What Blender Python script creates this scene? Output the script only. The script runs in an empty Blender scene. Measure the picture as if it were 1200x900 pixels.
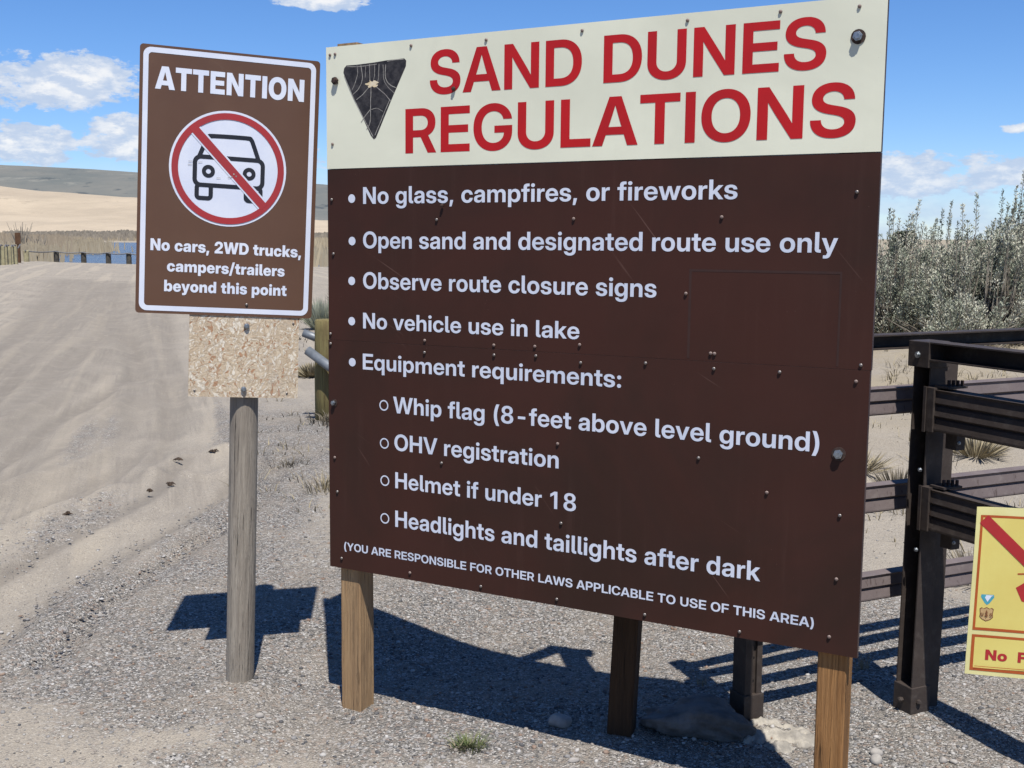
import bpy, bmesh, math, random
import numpy as np
from mathutils import Vector, Matrix
from mathutils.geometry import tessellate_polygon

random.seed(7); RNG = np.random.default_rng(11)
scene = bpy.context.scene
COL = scene.collection
rad = math.radians

# ------------------------------------------------------------ camera, light
PITCH, ROLL, CAM_H = 0.1262, 0.0042, 1.6
cam = bpy.data.cameras.new('camera'); cam.sensor_width = 36; cam.lens = 40.5
cam.clip_start = 0.05; cam.clip_end = 30000
co = bpy.data.objects.new('camera', cam); COL.objects.link(co); scene.camera = co
_f = Vector((0, math.cos(PITCH), -math.sin(PITCH))); _u0 = Vector((0, math.sin(PITCH), math.cos(PITCH))); _r0 = Vector((1, 0, 0))
_r = _r0*math.cos(ROLL) + _u0*math.sin(ROLL); _u = -_r0*math.sin(ROLL) + _u0*math.cos(ROLL)
co.matrix_world = Matrix(((_r.x, _u.x, -_f.x, 0), (_r.y, _u.y, -_f.y, 0), (_r.z, _u.z, -_f.z, CAM_H), (0, 0, 0, 1)))

SUN_TRAVEL = Vector((-0.10, 0.475, -1.0)).normalized()
SUN_EL = math.asin(-SUN_TRAVEL.z); SUN_AZ = math.atan2(-SUN_TRAVEL.x, -SUN_TRAVEL.y)
sd = bpy.data.lights.new('sun', 'SUN'); sd.energy = 5.0; sd.angle = rad(0.5); sd.color = (1.0, 0.96, 0.90)
so = bpy.data.objects.new('sun', sd); COL.objects.link(so); so.rotation_euler = SUN_TRAVEL.to_track_quat('-Z', 'Y').to_euler(); so.location = (0, 0, 30)

scene.view_settings.view_transform = 'Standard'; scene.view_settings.look = 'None'
scene.view_settings.exposure = 0.60; scene.view_settings.gamma = 1
scene.cycles.use_denoising = True
scene.cycles.max_bounces = 5

class NT:
    """small wrapper to write node expressions"""
    def __init__(s, tree): s.t = tree; s.n = tree.nodes; s.l = tree.links
    def new(s, kind, **kw):
        n = s.n.new(kind)
        for k, v in kw.items(): setattr(n, k, v)
        return n
    def put(s, sock, v):
        if isinstance(v, bpy.types.NodeSocket): s.l.new(v, sock)
        elif v is not None: sock.default_value = v
    def m(s, op, a, b=None, c=None, clamp=False):
        n = s.new('ShaderNodeMath', operation=op, use_clamp=clamp)
        s.put(n.inputs[0], a); s.put(n.inputs[1], b); s.put(n.inputs[2], c)
        return n.outputs[0]
    def ramp(s, v, a, b, c=0.0, d=1.0, smooth=True):
        n = s.new('ShaderNodeMapRange', interpolation_type='SMOOTHSTEP' if smooth else 'LINEAR')
        for i, x in enumerate((v, a, b, c, d)): s.put(n.inputs[i], x)
        return n.outputs[0]
    def mix(s, f, a, b, blend='MIX'):
        n = s.new('ShaderNodeMix', data_type='RGBA', blend_type=blend)
        s.put(n.inputs[0], f)
        for k, v in ((6, a), (7, b)):
            if not isinstance(v, bpy.types.NodeSocket): v = tuple(v)+(1,)*(4-len(v))
            s.put(n.inputs[k], v)
        return n.outputs[2]
    def noise(s, vec, scale, detail=4, rough=0.55, dist=0.0):
        n = s.new('ShaderNodeTexNoise'); s.put(n.inputs['Vector'], vec); n.inputs['Scale'].default_value = scale
        n.inputs['Detail'].default_value = detail; n.inputs['Roughness'].default_value = rough; n.inputs['Distortion'].default_value = dist
        return n.outputs[0]
    def voro(s, vec, scale, feature='F1', out='Distance', rnd=1.0):
        n = s.new('ShaderNodeTexVoronoi', feature=feature); s.put(n.inputs['Vector'], vec); n.inputs['Scale'].default_value = scale
        n.inputs['Randomness'].default_value = rnd
        return n.outputs[out]
    def scale(s, vec, x, y, z):
        n = s.new('ShaderNodeVectorMath', operation='MULTIPLY'); s.put(n.inputs[0], vec); n.inputs[1].default_value = (x, y, z)
        return n.outputs[0]
    def rot(s, vec, rx, ry, rz):
        n = s.new('ShaderNodeMapping'); s.put(n.inputs[0], vec); n.inputs['Rotation'].default_value = (rx, ry, rz)
        return n.outputs[0]
    def comb(s, x, y, z):
        n = s.new('ShaderNodeCombineXYZ'); s.put(n.inputs[0], x); s.put(n.inputs[1], y); s.put(n.inputs[2], z)
        return n.outputs[0]
    def sep(s, v):
        n = s.new('ShaderNodeSeparateXYZ'); s.put(n.inputs[0], v); return n.outputs

# ---- world: clear spring sky with cumulus low over the horizon
W = bpy.data.worlds.new('World'); scene.world = W; W.use_nodes = True
t = NT(W.node_tree); W.node_tree.nodes.clear()
sky = t.new('ShaderNodeTexSky', sky_type='NISHITA'); sky.sun_disc = False
sky.sun_elevation = SUN_EL; sky.sun_rotation = SUN_AZ; sky.air_density = 1.0; sky.dust_density = 0.25; sky.ozone_density = 3.0; sky.altitude = 1500
hs = t.new('ShaderNodeHueSaturation'); hs.inputs['Saturation'].default_value = 1.12; hs.inputs['Value'].default_value = 1.0
t.put(hs.inputs['Color'], t.mix(1.0, sky.outputs[0], (0.90, 1.0, 1.22), 'MULTIPLY'))
bg = t.new('ShaderNodeBackground'); t.put(bg.inputs[0], hs.outputs[0]); bg.inputs[1].default_value = 0.0755
geo = t.new('ShaderNodeTexCoord').outputs['Generated']
X, Y, Z = t.sep(geo)[0:3]
az = t.m('MULTIPLY', t.m('ARCTAN2', X, Y), 57.2958); el = t.m('MULTIPLY', t.m('ARCSINE', Z), 57.2958)
vec = t.comb(az, t.m('MULTIPLY', el, 1.7), 0.0)
n1 = t.noise(vec, 0.33, 7, 0.58, 0.2); n2 = t.noise(t.comb(az, t.m('MULTIPLY', el, 2.2), 5.0), 1.25, 9, 0.62)
def blob(ca, ce, ra, re, flat=0.45):
    # an elongated cumulus with a flatter base
    dx = t.m('DIVIDE', t.m('SUBTRACT', az, ca), ra); dy = t.m('SUBTRACT', el, ce)
    up = t.m('DIVIDE', t.m('MAXIMUM', dy, 0.0), re); dn = t.m('DIVIDE', t.m('MINIMUM', dy, 0.0), re*flat)
    r2 = t.m('ADD', t.m('MULTIPLY', dx, dx), t.m('ADD', t.m('MULTIPLY', up, up), t.m('MULTIPLY', dn, dn)))
    return t.m('SUBTRACT', 1.0, r2)
blobs = [(-21.3, 6.7, 4.0, 1.6, .7), (-24.5, 6.9, 3.0, .9, .6), (-23.2, 4.0, 4.2, 1.2, .7), (-18.3, 4.9, 1.6, .9, .6), (-17, 4.1, 5, .9, .8), (-9.3, 10.9, 2.3, .55, .7), (-12.5, 3.7, 3.4, 1.6, .8),
         (18.6, 2.8, 3.6, 1.15, .8), (22.6, 2.8, 3.4, 1.0, .8), (23.6, 4.9, 1.2, .35, .7), (34, 5, 6, 1.8, .5), (-38, 6, 7, 2, .5), (60, 7, 8, 2.4, .5), (-75, 7, 9, 3, .5), (120, 8, 12, 3, .5), (-130, 8, 12, 3, .5), (170, 9, 10, 3, .5)]
E = None
for b in blobs:
    v = blob(*b); E = v if E is None else t.m('MAXIMUM', E, v)
E = t.m('MAXIMUM', E, -1.2)
bank = t.m('MULTIPLY', t.ramp(el, 4.2, 0.4), 0.72)          # thin veil of distant cloud down at the horizon
dens = t.m('ADD', t.m('ADD', t.m('MULTIPLY', E, 0.75), t.m('MULTIPLY', t.m('SUBTRACT', n1, 0.5), 2.3)), t.m('MULTIPLY', t.m('SUBTRACT', n2, 0.5), 1.5))
mask = t.ramp(dens, 0.0, 0.30)
veil = t.m('MULTIPLY', bank, t.ramp(n1, 0.32, 0.6))
mask = t.m('MAXIMUM', mask, veil)
thick = t.ramp(dens, 0.15, 0.95)
n3 = t.noise(t.comb(az, t.m('MULTIPLY', t.m('SUBTRACT', el, 0.6), 2.2), 5.0), 0.8, 7, 0.62)
n4 = t.noise(t.comb(az, t.m('MULTIPLY', el, 2.2), 5.0), 0.8, 7, 0.62)
lit = t.ramp(t.m('SUBTRACT', n4, n3), -0.14, 0.17)         # lumps seen from the side: bright tops, grey-blue undersides
low = t.ramp(el, 0.5, 5.0)
ccol = t.mix(t.m('MULTIPLY', t.m('ADD', t.m('MULTIPLY', lit, 0.75), 0.25), t.m('ADD', 0.45, t.m('MULTIPLY', thick, 0.55))), (0.47, 0.60, 0.82), (1.0, 1.0, 1.0))
ccol = t.mix(low, t.mix(0.55, ccol, (0.50, 0.66, 0.90)), ccol)
cb = t.new('ShaderNodeBackground'); t.put(cb.inputs[0], ccol); cb.inputs[1].default_value = 0.64
mx = t.new('ShaderNodeMixShader'); t.put(mx.inputs[0], t.m('MULTIPLY', mask, 0.95)); t.l.new(bg.outputs[0], mx.inputs[1]); t.l.new(cb.outputs[0], mx.inputs[2])
wo = t.new('ShaderNodeOutputWorld'); t.l.new(mx.outputs[0], wo.inputs[0])

# ------------------------------------------------------------ helpers
def link(o, parent=None):
    COL.objects.link(o)
    if parent is not None: o.parent = parent
    return o
def tag(o, label=None, cat=None, group=None, kind=None):
    if label: o['label'] = label
    if cat: o['category'] = cat
    if group: o['group'] = group
    if kind: o['kind'] = kind
    return o
def empty(name, loc=(0, 0, 0), rot=None):
    o = bpy.data.objects.new(name, None); COL.objects.link(o); o.empty_display_size = 0.1
    if rot is not None: o.matrix_world = Matrix.Translation(loc) @ rot.to_4x4()
    else: o.location = loc
    return o
class MB:
    def __init__(s): s.v = []; s.f = []; s.mi = []
    def add(s, vs, fs, mi=0):
        k = len(s.v); s.v += [tuple(p) for p in vs]; s.f += [tuple(i+k for i in f) for f in fs]; s.mi += [mi]*len(fs); return s
    def box(s, x0, x1, y0, y1, z0, z1, mi=0):
        vs = [(x, y, z) for z in (z0, z1) for y in (y0, y1) for x in (x0, x1)]
        return s.add(vs, [(0, 2, 3, 1), (4, 5, 7, 6), (0, 1, 5, 4), (1, 3, 7, 5), (3, 2, 6, 7), (2, 0, 4, 6)], mi)
    def prism(s, poly, h0, h1, axis='y', mi=0):
        """extrude a polygon; axis y: poly in (x,z); z: poly in (x,y); x: poly in (y,z)"""
        n = len(poly); f = {'y': lambda p, h: (p[0], h, p[1]), 'z': lambda p, h: (p[0], p[1], h), 'x': lambda p, h: (h, p[0], p[1])}[axis]
        vs = [f(p, h0) for p in poly]+[f(p, h1) for p in poly]
        fs = [(i, (i+1) % n, n+(i+1) % n, n+i) for i in range(n)]
        tri = tessellate_polygon([[Vector((p[0], p[1], 0)) for p in poly]])
        fs += [tuple(reversed(q)) for q in tri]+[tuple(i+n for i in q) for q in tri]
        return s.add(vs, fs, mi)
    def tube(s, pts, rads, seg=10, cap=True, mi=0, jit=0.0):
        pts = [Vector(p) for p in pts]; k = len(s.v); n = len(pts)
        if not hasattr(rads, '__len__'): rads = [rads]*n
        ref = Vector((0, 0, 1)) if abs((pts[-1]-pts[0]).normalized().z) < 0.9 else Vector((1, 0, 0))
        for i, p in enumerate(pts):
            d = (pts[min(i+1, n-1)]-pts[max(i-1, 0)]).normalized(); a = d.cross(ref).normalized(); b = a.cross(d)
            for j in range(seg):
                th = 2*math.pi*j/seg; r = rads[i]*(1+jit*random.uniform(-1, 1)); s.v.append(tuple(p+a*math.cos(th)*r+b*math.sin(th)*r))
        for i in range(n-1):
            for j in range(seg):
                q = (k+i*seg+j, k+i*seg+(j+1) % seg, k+(i+1)*seg+(j+1) % seg, k+(i+1)*seg+j); s.f.append(q); s.mi.append(mi)
        if cap:
            s.f.append(tuple(k+j for j in reversed(range(seg)))); s.f.append(tuple(k+(n-1)*seg+j for j in range(seg))); s.mi += [mi, mi]
        return s
    def mesh(s, name, mats, smooth=False):
        me = bpy.data.meshes.new(name); me.from_pydata(s.v, [], s.f)
        for m in (mats if isinstance(mats, (list, tuple)) else [mats]): me.materials.append(m)
        if any(s.mi): me.polygons.foreach_set('material_index', s.mi)
        if smooth: me.polygons.foreach_set('use_smooth', [True]*len(s.f))
        me.update()
        bm = bmesh.new(); bm.from_mesh(me); bmesh.ops.recalc_face_normals(bm, faces=bm.faces); bm.to_mesh(me); bm.free()
        return me
    def build(s, name, mats, parent=None, smooth=False, bevel=0.0, raw=False):
        if raw:
            me = bpy.data.meshes.new(name); me.from_pydata(s.v, [], s.f)
            for m in (mats if isinstance(mats, (list, tuple)) else [mats]): me.materials.append(m)
            if any(s.mi): me.polygons.foreach_set('material_index', s.mi)
            if smooth: me.polygons.foreach_set('use_smooth', [True]*len(s.f))
            me.update()
        else: me = s.mesh(name, mats, smooth)
        if bevel:
            bm = bmesh.new(); bm.from_mesh(me); bmesh.ops.remove_doubles(bm, verts=bm.verts, dist=1e-5)
            es = [e for e in bm.edges if len(e.link_faces) == 2 and e.calc_face_angle(0) > 0.5]
            bmesh.ops.bevel(bm, geom=es, offset=bevel, segments=2, affect='EDGES', profile=0.6, clamp_overlap=True); bm.to_mesh(me); bm.free()
        return link(bpy.data.objects.new(name, me), parent)
def inst(name, me, parent=None, loc=(0, 0, 0), rz=0.0, sc=None):
    o = bpy.data.objects.new(name, me); link(o, parent); o.location = loc; o.rotation_euler = (0, 0, rz)
    if sc is not None: o.scale = sc if hasattr(sc, '__len__') else (sc,)*3
    return o

# numpy value noise
def _hash(i, j, seed):
    h = (i.astype(np.int64)*374761393 + j.astype(np.int64)*668265263 + seed*1442695041) & 0xffffffff
    h = ((h ^ (h >> 13))*1274126177) & 0xffffffff
    return ((h ^ (h >> 16)) & 0xffff)/65535.0
def vnoise(x, y, seed=0):
    xi = np.floor(x); yi = np.floor(y); fx = x-xi; fy = y-yi; fx = fx*fx*(3-2*fx); fy = fy*fy*(3-2*fy)
    a = _hash(xi, yi, seed); b = _hash(xi+1, yi, seed); c = _hash(xi, yi+1, seed); d = _hash(xi+1, yi+1, seed)
    return (a*(1-fx)+b*fx)*(1-fy)+(c*(1-fx)+d*fx)*fy
def fbm(x, y, oct=4, seed=0, gain=0.5):
    x = np.asarray(x, float); y = np.asarray(y, float)
    s = 0; a = 1; n = 0
    for k in range(oct): s = s+a*vnoise(x*2**k+17.3*k, y*2**k-9.1*k, seed+k); n += a; a *= gain
    return s/n-0.5
def S(a, b, x):
    q = np.clip((np.asarray(x, float)-a)/(b-a), 0, 1); return q*q*(3-2*q)

# ------------------------------------------------------------ materials
TONE = 0.70
def tone(c, k=None): return tuple(x*(k or TONE) for x in c)
def mat(name, c1, c2=None, scale=8, rough=0.8, detail=4, bump=0.0, bscale=None, spec=0.3, metallic=0.0, stretch=(1, 1, 1), lo=0.35, hi=0.65, speck=None, coat=0.0, dist=0.0):
    c1 = tone(c1); c2 = tone(c2) if c2 else None; speck = (tone(speck[0]),)+tuple(speck[1:]) if speck else None
    m = bpy.data.materials.new(name); m.use_nodes = True; q = NT(m.node_tree); p = m.node_tree.nodes['Principled BSDF']
    c = q.new('ShaderNodeTexCoord').outputs['Object']; v = q.scale(c, *stretch)
    n = q.noise(v, scale, detail, 0.6, dist)
    col = q.mix(q.ramp(n, lo, hi), c1, c2 if c2 else c1)
    if speck: # (colour, scale, low, high)
        col = q.mix(q.ramp(q.noise(c, speck[1], 2, 0.5), speck[2], speck[3]), col, speck[0])
    q.put(p.inputs['Base Color'], col); p.inputs['Roughness'].default_value = rough; p.inputs['Specular IOR Level'].default_value = spec; p.inputs['Metallic'].default_value = metallic
    p.inputs['Coat Weight'].default_value = coat
    if bump:
        b = q.new('ShaderNodeBump'); b.inputs['Strength'].default_value = 1; b.inputs['Distance'].default_value = bump
        q.put(b.inputs['Height'], q.noise(v, bscale or scale*3, 5, 0.6)); q.l.new(b.outputs[0], p.inputs['Normal'])
    return m
def bsdf(m): return m.node_tree.nodes['Principled BSDF']

def wood(name, c1, c2, c3, gscale=26, rough=0.85, bump=0.004):
    c1, c2, c3 = tone(c1), tone(c2), tone(c3)
    m = bpy.data.materials.new(name); m.use_nodes = True; q = NT(m.node_tree); p = bsdf(m)
    c = q.new('ShaderNodeTexCoord').outputs['Object']
    v = q.scale(c, 1, 1, 0.03); g = q.noise(v, gscale*5, 5, 0.7, 0.2); g2 = q.noise(q.scale(c, 1, 1, 0.12), gscale*0.6, 4, 0.6, 0.6)
    crack = q.ramp(q.noise(q.scale(c, 1, 1, 0.018), gscale*9, 3, 0.7, 0.3), 0.62, 0.70)
    col = q.mix(q.ramp(g, 0.35, 0.65), c1, c2); col = q.mix(q.m('MULTIPLY', q.ramp(g2, 0.40, 0.72), 0.6), col, c3)
    col = q.mix(q.m('MULTIPLY', crack, 0.85), col, tuple(x*0.35 for x in c3))
    kn = q.ramp(q.voro(q.scale(c, 1, 1, 0.35), 7.5), 0.10, 0.04)
    col = q.mix(q.m('MULTIPLY', kn, 0.75), col, tuple(x*0.4 for x in c2))
    q.put(p.inputs['Base Color'], col); p.inputs['Roughness'].default_value = rough; p.inputs['Specular IOR Level'].default_value = 0.2
    b = q.new('ShaderNodeBump'); b.inputs['Distance'].default_value = bump*1.6
    q.put(b.inputs['Height'], q.m('SUBTRACT', g, crack)); q.l.new(b.outputs[0], p.inputs['Normal'])
    return m

M = {}
def painted(name, col, wear, rough=0.42, spec=0.4, scr=0.5, low=None):
    """sign sheeting: flat colour with faint cloudy fading, fine scratches and dust"""
    col, wear, low = tone(col, .885), tone(wear, .885), (tone(low, .885) if low else None)
    m = bpy.data.materials.new(name); m.use_nodes = True; q = NT(m.node_tree); p = bsdf(m)
    c = q.new('ShaderNodeTexCoord').outputs['Object']
    a = q.noise(c, 1.6, 5, 0.6, 0.5); k = q.mix(q.ramp(a, 0.35, 0.7), col, low if low else tuple(x*0.88 for x in col))
    s1 = q.ramp(q.noise(q.scale(q.rot(c, 0, 0.7, 0), 1, 1, 0.03), 60, 2, 0.5), 0.70, 0.76)
    s2 = q.ramp(q.noise(q.scale(q.rot(c, 0, -0.5, 0), 0.02, 1, 1), 75, 2, 0.5), 0.71, 0.76)
    gate = q.ramp(q.noise(c, 2.3, 3, 0.6), 0.5, 0.66)
    rain = q.m('MULTIPLY', q.ramp(q.noise(q.scale(c, 1, 1, 0.05), 24, 5, 0.7), 0.50, 0.78), q.ramp(q.noise(c, 1.9, 3), 0.35, 0.7))
    k = q.mix(q.m('MULTIPLY', rain, 0.16*scr), k, wear)
    sc = q.m('MULTIPLY', q.m('MULTIPLY', q.m('MAXIMUM', s1, s2), gate), scr)
    k = q.mix(sc, k, wear)
    sp = q.ramp(q.voro(c, 60), 0.085, 0.05); sg = q.ramp(q.noise(c, 9, 2), 0.56, 0.66)
    k = q.mix(q.m('MULTIPLY', q.m('MULTIPLY', sp, sg), scr), k, wear)
    q.put(p.inputs['Base Color'], k); p.inputs['Roughness'].default_value = rough; p.inputs['Specular IOR Level'].default_value = spec
    q.put(p.inputs['Roughness'], q.ramp(q.noise(c, 5, 4), 0.3, 0.7, rough-0.06, rough+0.12))
    b = q.new('ShaderNodeBump'); b.inputs['Distance'].default_value = 0.0025; q.put(b.inputs['Height'], q.noise(c, 3.0, 3, 0.5)); q.l.new(b.outputs[0], p.inputs['Normal'])
    return m
M['brown_sheet'] = painted('brown_sign_sheeting', (0.045, 0.0165, 0.0115), (0.14, 0.08, 0.065), 0.5, 0.16, 0.6, (0.031, 0.0145, 0.0102))
M['brown_sheet_b'] = painted('brown_sign_sheeting_lower', (0.044, 0.0165, 0.0117), (0.14, 0.08, 0.065), 0.5, 0.16, 0.5, (0.030, 0.0143, 0.0102))
M['cream'] = painted('cream_sign_sheeting', (0.68, 0.68, 0.54), (0.46, 0.44, 0.34), 0.5, 0.25, 0.5)
M['att_brown'] = painted('brown_aluminium_sheeting', (0.102, 0.050, 0.028), (0.18, 0.12, 0.085), 0.4, 0.4, 0.25)
M['edge'] = mat('sheet_edge', (0.05, 0.03, 0.03), (0.09, 0.06, 0.06), rough=0.6)
M['letter'] = mat('pale_reflective_lettering', (0.71, 0.75, 0.86), (0.63, 0.68, 0.80), 5, 0.5)
M['white'] = mat('white_reflective_sheeting', (0.78, 0.82, 0.92), (0.70, 0.75, 0.88), 6, 0.45)
M['red'] = mat('red_sign_lettering', (0.54, 0.008, 0.010), (0.46, 0.008, 0.010), 4, 0.5)
M['pink_edge'] = mat('faded_letter_edge', (0.80, 0.42, 0.32), (0.80, 0.5, 0.4), 6, 0.6)
M['sign_red'] = mat('prohibition_red', (0.42, 0.035, 0.04), (0.36, 0.04, 0.045), 5, 0.5)
M['black'] = mat('sign_black_print', (0.012, 0.016, 0.025), (0.02, 0.022, 0.03), 5, 0.5)
M['emblem'] = mat('weathered_black_decal', (0.018, 0.016, 0.018), (0.055, 0.05, 0.05), 40, 0.5, bump=0.001)
M['scratch'] = mat('scraped_decal', (0.42, 0.40, 0.35), (0.25, 0.23, 0.21), 60, 0.7)
M['splat'] = mat('pale_droppings', (0.75, 0.60, 0.36), (0.8, 0.72, 0.55), 60, 0.8)
M['screw'] = mat('zinc_screw_head', (0.45, 0.42, 0.40), (0.25, 0.22, 0.2), 80, 0.4, metallic=0.7)
M['screw_paint'] = mat('painted_screw_head', (0.34, 0.27, 0.24), (0.2, 0.14, 0.12), 90, 0.45)
M['galv'] = mat('galvanised_bolt', (0.42, 0.45, 0.48), (0.30, 0.33, 0.36), 60, 0.38, metallic=0.85)
M['rust'] = mat('rusty_washer', (0.03, 0.02, 0.018), (0.07, 0.04, 0.03), 60, 0.8)
M['ply'] = wood('plywood_back', (0.30, 0.20, 0.11), (0.36, 0.25, 0.15), (0.25, 0.16, 0.09))
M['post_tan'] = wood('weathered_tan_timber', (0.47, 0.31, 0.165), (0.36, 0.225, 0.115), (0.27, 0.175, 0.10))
M['post_dark'] = wood('shade_darkened_brown_timber', (0.075, 0.042, 0.022), (0.05, 0.028, 0.015), (0.035, 0.02, 0.012))  # brown darkened further: shade behind the board put into the colour
M['post_orange'] = wood('brown_orange_timber', (0.42, 0.22, 0.085), (0.29, 0.14, 0.05), (0.16, 0.085, 0.04))
M['post_grey'] = wood('silvered_round_timber', (0.43, 0.38, 0.31), (0.31, 0.27, 0.22), (0.22, 0.185, 0.15), bump=0.005)
M['post_green'] = wood('mossy_treated_timber', (0.27, 0.235, 0.10), (0.20, 0.16, 0.07), (0.12, 0.08, 0.04))
M['far_wood'] = mat('bleached_fence_timber', (0.42, 0.38, 0.22), (0.30, 0.26, 0.16), 6, 0.9)
M['far_dark'] = mat('dark_bollard_timber', (0.10, 0.09, 0.07), (0.05, 0.045, 0.04), 6, 0.9)
M['far_brown'] = mat('rust_brown_marker', (0.12, 0.06, 0.03), (0.08, 0.04, 0.02), 6, 0.9)
M['cable'] = mat('grey_steel_cable', (0.12, 0.12, 0.13), (0.2, 0.2, 0.2), 20, 0.6)
def steel(name, c1, c2, dust, rough):
    m = bpy.data.materials.new(name); m.use_nodes = True; q = NT(m.node_tree); p = bsdf(m)
    tc = q.new('ShaderNodeTexCoord').outputs['Object']
    k = q.mix(q.ramp(q.noise(tc, 6, 5, 0.6), 0.35, 0.65), c1, c2)
    k = q.mix(q.m('MULTIPLY', q.ramp(q.noise(tc, 22, 5, 0.7), 0.50, 0.72), 0.45), k, dust)
    k = q.mix(q.m('MULTIPLY', q.ramp(q.noise(q.scale(tc, 1, 1, 0.2), 90, 3, 0.6), 0.62, 0.70), 0.6), k, (0.035, 0.022, 0.018))
    q.put(p.inputs['Base Color'], k); q.put(p.inputs['Roughness'], q.ramp(q.noise(tc, 14, 4), 0.3, 0.7, rough-0.08, rough+0.15))
    p.inputs['Specular IOR Level'].default_value = 0.2
    b = q.new('ShaderNodeBump'); b.inputs['Distance'].default_value = 0.0015; q.put(b.inputs['Height'], q.noise(tc, 35, 4)); q.l.new(b.outputs[0], p.inputs['Normal'])
    return m
M['steel'] = steel('brown_painted_steel', (0.044, 0.034, 0.029), (0.033, 0.026, 0.023), (0.085, 0.072, 0.062), 0.62)
M['steel_l'] = steel('mauve_brown_painted_rail', (0.130, 0.106, 0.102), (0.110, 0.089, 0.087), (0.17, 0.148, 0.138), 0.6)
M['hole'] = mat('dark_punched_hole', (0.008, 0.007, 0.007), rough=0.9)
M['pipe'] = mat('galvanised_pipe', (0.24, 0.26, 0.28), (0.17, 0.19, 0.21), 9, 0.5, metallic=0.3)
M['stone'] = mat('pale_field_stone', (0.42, 0.39, 0.35), (0.30, 0.28, 0.26), 14, 0.9, bump=0.003, bscale=40)
M['stone_d'] = mat('grey_basalt_stone', (0.20, 0.19, 0.18), (0.11, 0.105, 0.10), 9, 0.95, bump=0.012, bscale=22)
M['concrete'] = mat('crumbly_concrete', (0.46, 0.42, 0.35), (0.30, 0.275, 0.235), 26, 0.95, bump=0.008, bscale=40)
M['twig'] = mat('dark_twig', (0.05, 0.035, 0.025), (0.09, 0.06, 0.04), 30, 0.9)
M['grass'] = mat('young_green_grass', (0.10, 0.14, 0.045), (0.16, 0.17, 0.07), 30, 0.8)
M['dry'] = mat('dry_straw_grass', (0.40, 0.34, 0.22), (0.30, 0.25, 0.16), 20, 0.9)
M['dry_d'] = mat('dry_grey_brush', (0.20, 0.17, 0.12), (0.13, 0.11, 0.08), 20, 0.9)
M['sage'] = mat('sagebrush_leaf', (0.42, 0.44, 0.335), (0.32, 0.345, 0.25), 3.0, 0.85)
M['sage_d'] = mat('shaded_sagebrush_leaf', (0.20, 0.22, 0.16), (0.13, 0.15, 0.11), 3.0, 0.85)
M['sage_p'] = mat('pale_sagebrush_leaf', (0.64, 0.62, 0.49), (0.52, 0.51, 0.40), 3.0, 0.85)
M['sage_w'] = mat('sagebrush_wood', (0.34, 0.30, 0.24), (0.20, 0.17, 0.13), 14, 0.9)
M['tree'] = mat('dark_tree_foliage', (0.035, 0.05, 0.03), (0.055, 0.07, 0.04), 1.5, 0.9)
M['reed'] = mat('dry_reeds', (0.46, 0.37, 0.26), (0.34, 0.27, 0.19), 0.06, 0.9)
M['reed_gold'] = mat('golden_reeds', (0.50, 0.42, 0.29), (0.40, 0.33, 0.23), 0.06, 0.9)
M['shrub_far'] = mat('far_grey_shrubs', (0.27, 0.235, 0.19), (0.38, 0.33, 0.26), 0.5, 0.95)
M['yellow'] = mat('yellow_notice_sheet', (0.80, 0.68, 0.20), (0.76, 0.62, 0.17), 5, 0.55)
M['yellow_pale'] = mat('pale_yellow_margin', (0.82, 0.76, 0.36), (0.76, 0.70, 0.30), 8, 0.55)
M['not_red'] = mat('notice_red_print', (0.48, 0.03, 0.035), (0.42, 0.03, 0.03), 8, 0.5)
M['not_orange'] = mat('notice_border_print', (0.50, 0.11, 0.025), (0.44, 0.09, 0.02), 8, 0.5)
M['teal'] = mat('teal_emblem_print', (0.10, 0.42, 0.50), (0.06, 0.34, 0.45), 30, 0.5)
M['shield'] = mat('tan_shield_print', (0.62, 0.42, 0.20), (0.55, 0.36, 0.17), 30, 0.5)
M['print_brown'] = mat('brown_print', (0.20, 0.08, 0.03), rough=0.6)

# oriented strand board: overlapping flakes of different tone
m = bpy.data.materials.new('oriented_strand_board'); m.use_nodes = True; q = NT(m.node_tree); p = bsdf(m)
tc = q.new('ShaderNodeTexCoord').outputs['Object']; col = None; h = 0.0
warp = q.new('ShaderNodeVectorMath', operation='ADD'); nz = q.new('ShaderNodeTexNoise'); q.put(nz.inputs['Vector'], tc); nz.inputs['Scale'].default_value = 22
sc_ = q.new('ShaderNodeVectorMath', operation='SCALE'); q.put(sc_.inputs[0], nz.outputs['Color']); sc_.inputs['Scale'].default_value = 0.06
q.put(warp.inputs[0], tc); q.put(warp.inputs[1], sc_.outputs[0]); tw = warp.outputs[0]
for k, (ang, a, b_, s_) in enumerate(((0.5, 1, .30, 165), (-0.7, 1, .26, 190), (1.25, 1, .33, 140))):
    vv = q.scale(q.rot(tw, 0, ang, 0), b_, 1, a)
    vc = q.new('ShaderNodeTexVoronoi'); q.put(vc.inputs['Vector'], vv); vc.inputs['Scale'].default_value = s_
    r = q.sep(vc.outputs['Color'])
    c_ = q.mix(q.ramp(r[0], 0, 1, smooth=False), (0.50, 0.42, 0.31), (0.41, 0.32, 0.22)); c_ = q.mix(q.ramp(r[1], 0.90, 0.95), c_, (0.32, 0.18, 0.10)); c_ = q.mix(q.ramp(r[2], 0.72, 0.8), c_, (0.58, 0.53, 0.44))
    edge = q.ramp(vc.outputs['Distance'], 0.42, 0.62); c_ = q.mix(q.m('MULTIPLY', edge, 0.35), c_, (0.27, 0.20, 0.13))
    col = c_ if col is None else q.mix(q.ramp(r[1], 0.52, 0.56), col, c_)
    h = r[0] if k == 0 else q.m('ADD', h, r[0])
st = q.ramp(q.noise(tc, 7, 5, 0.7), 0.52, 0.75); col = q.mix(q.m('MULTIPLY', st, 0.6), col, (0.34, 0.31, 0.27))
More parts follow.
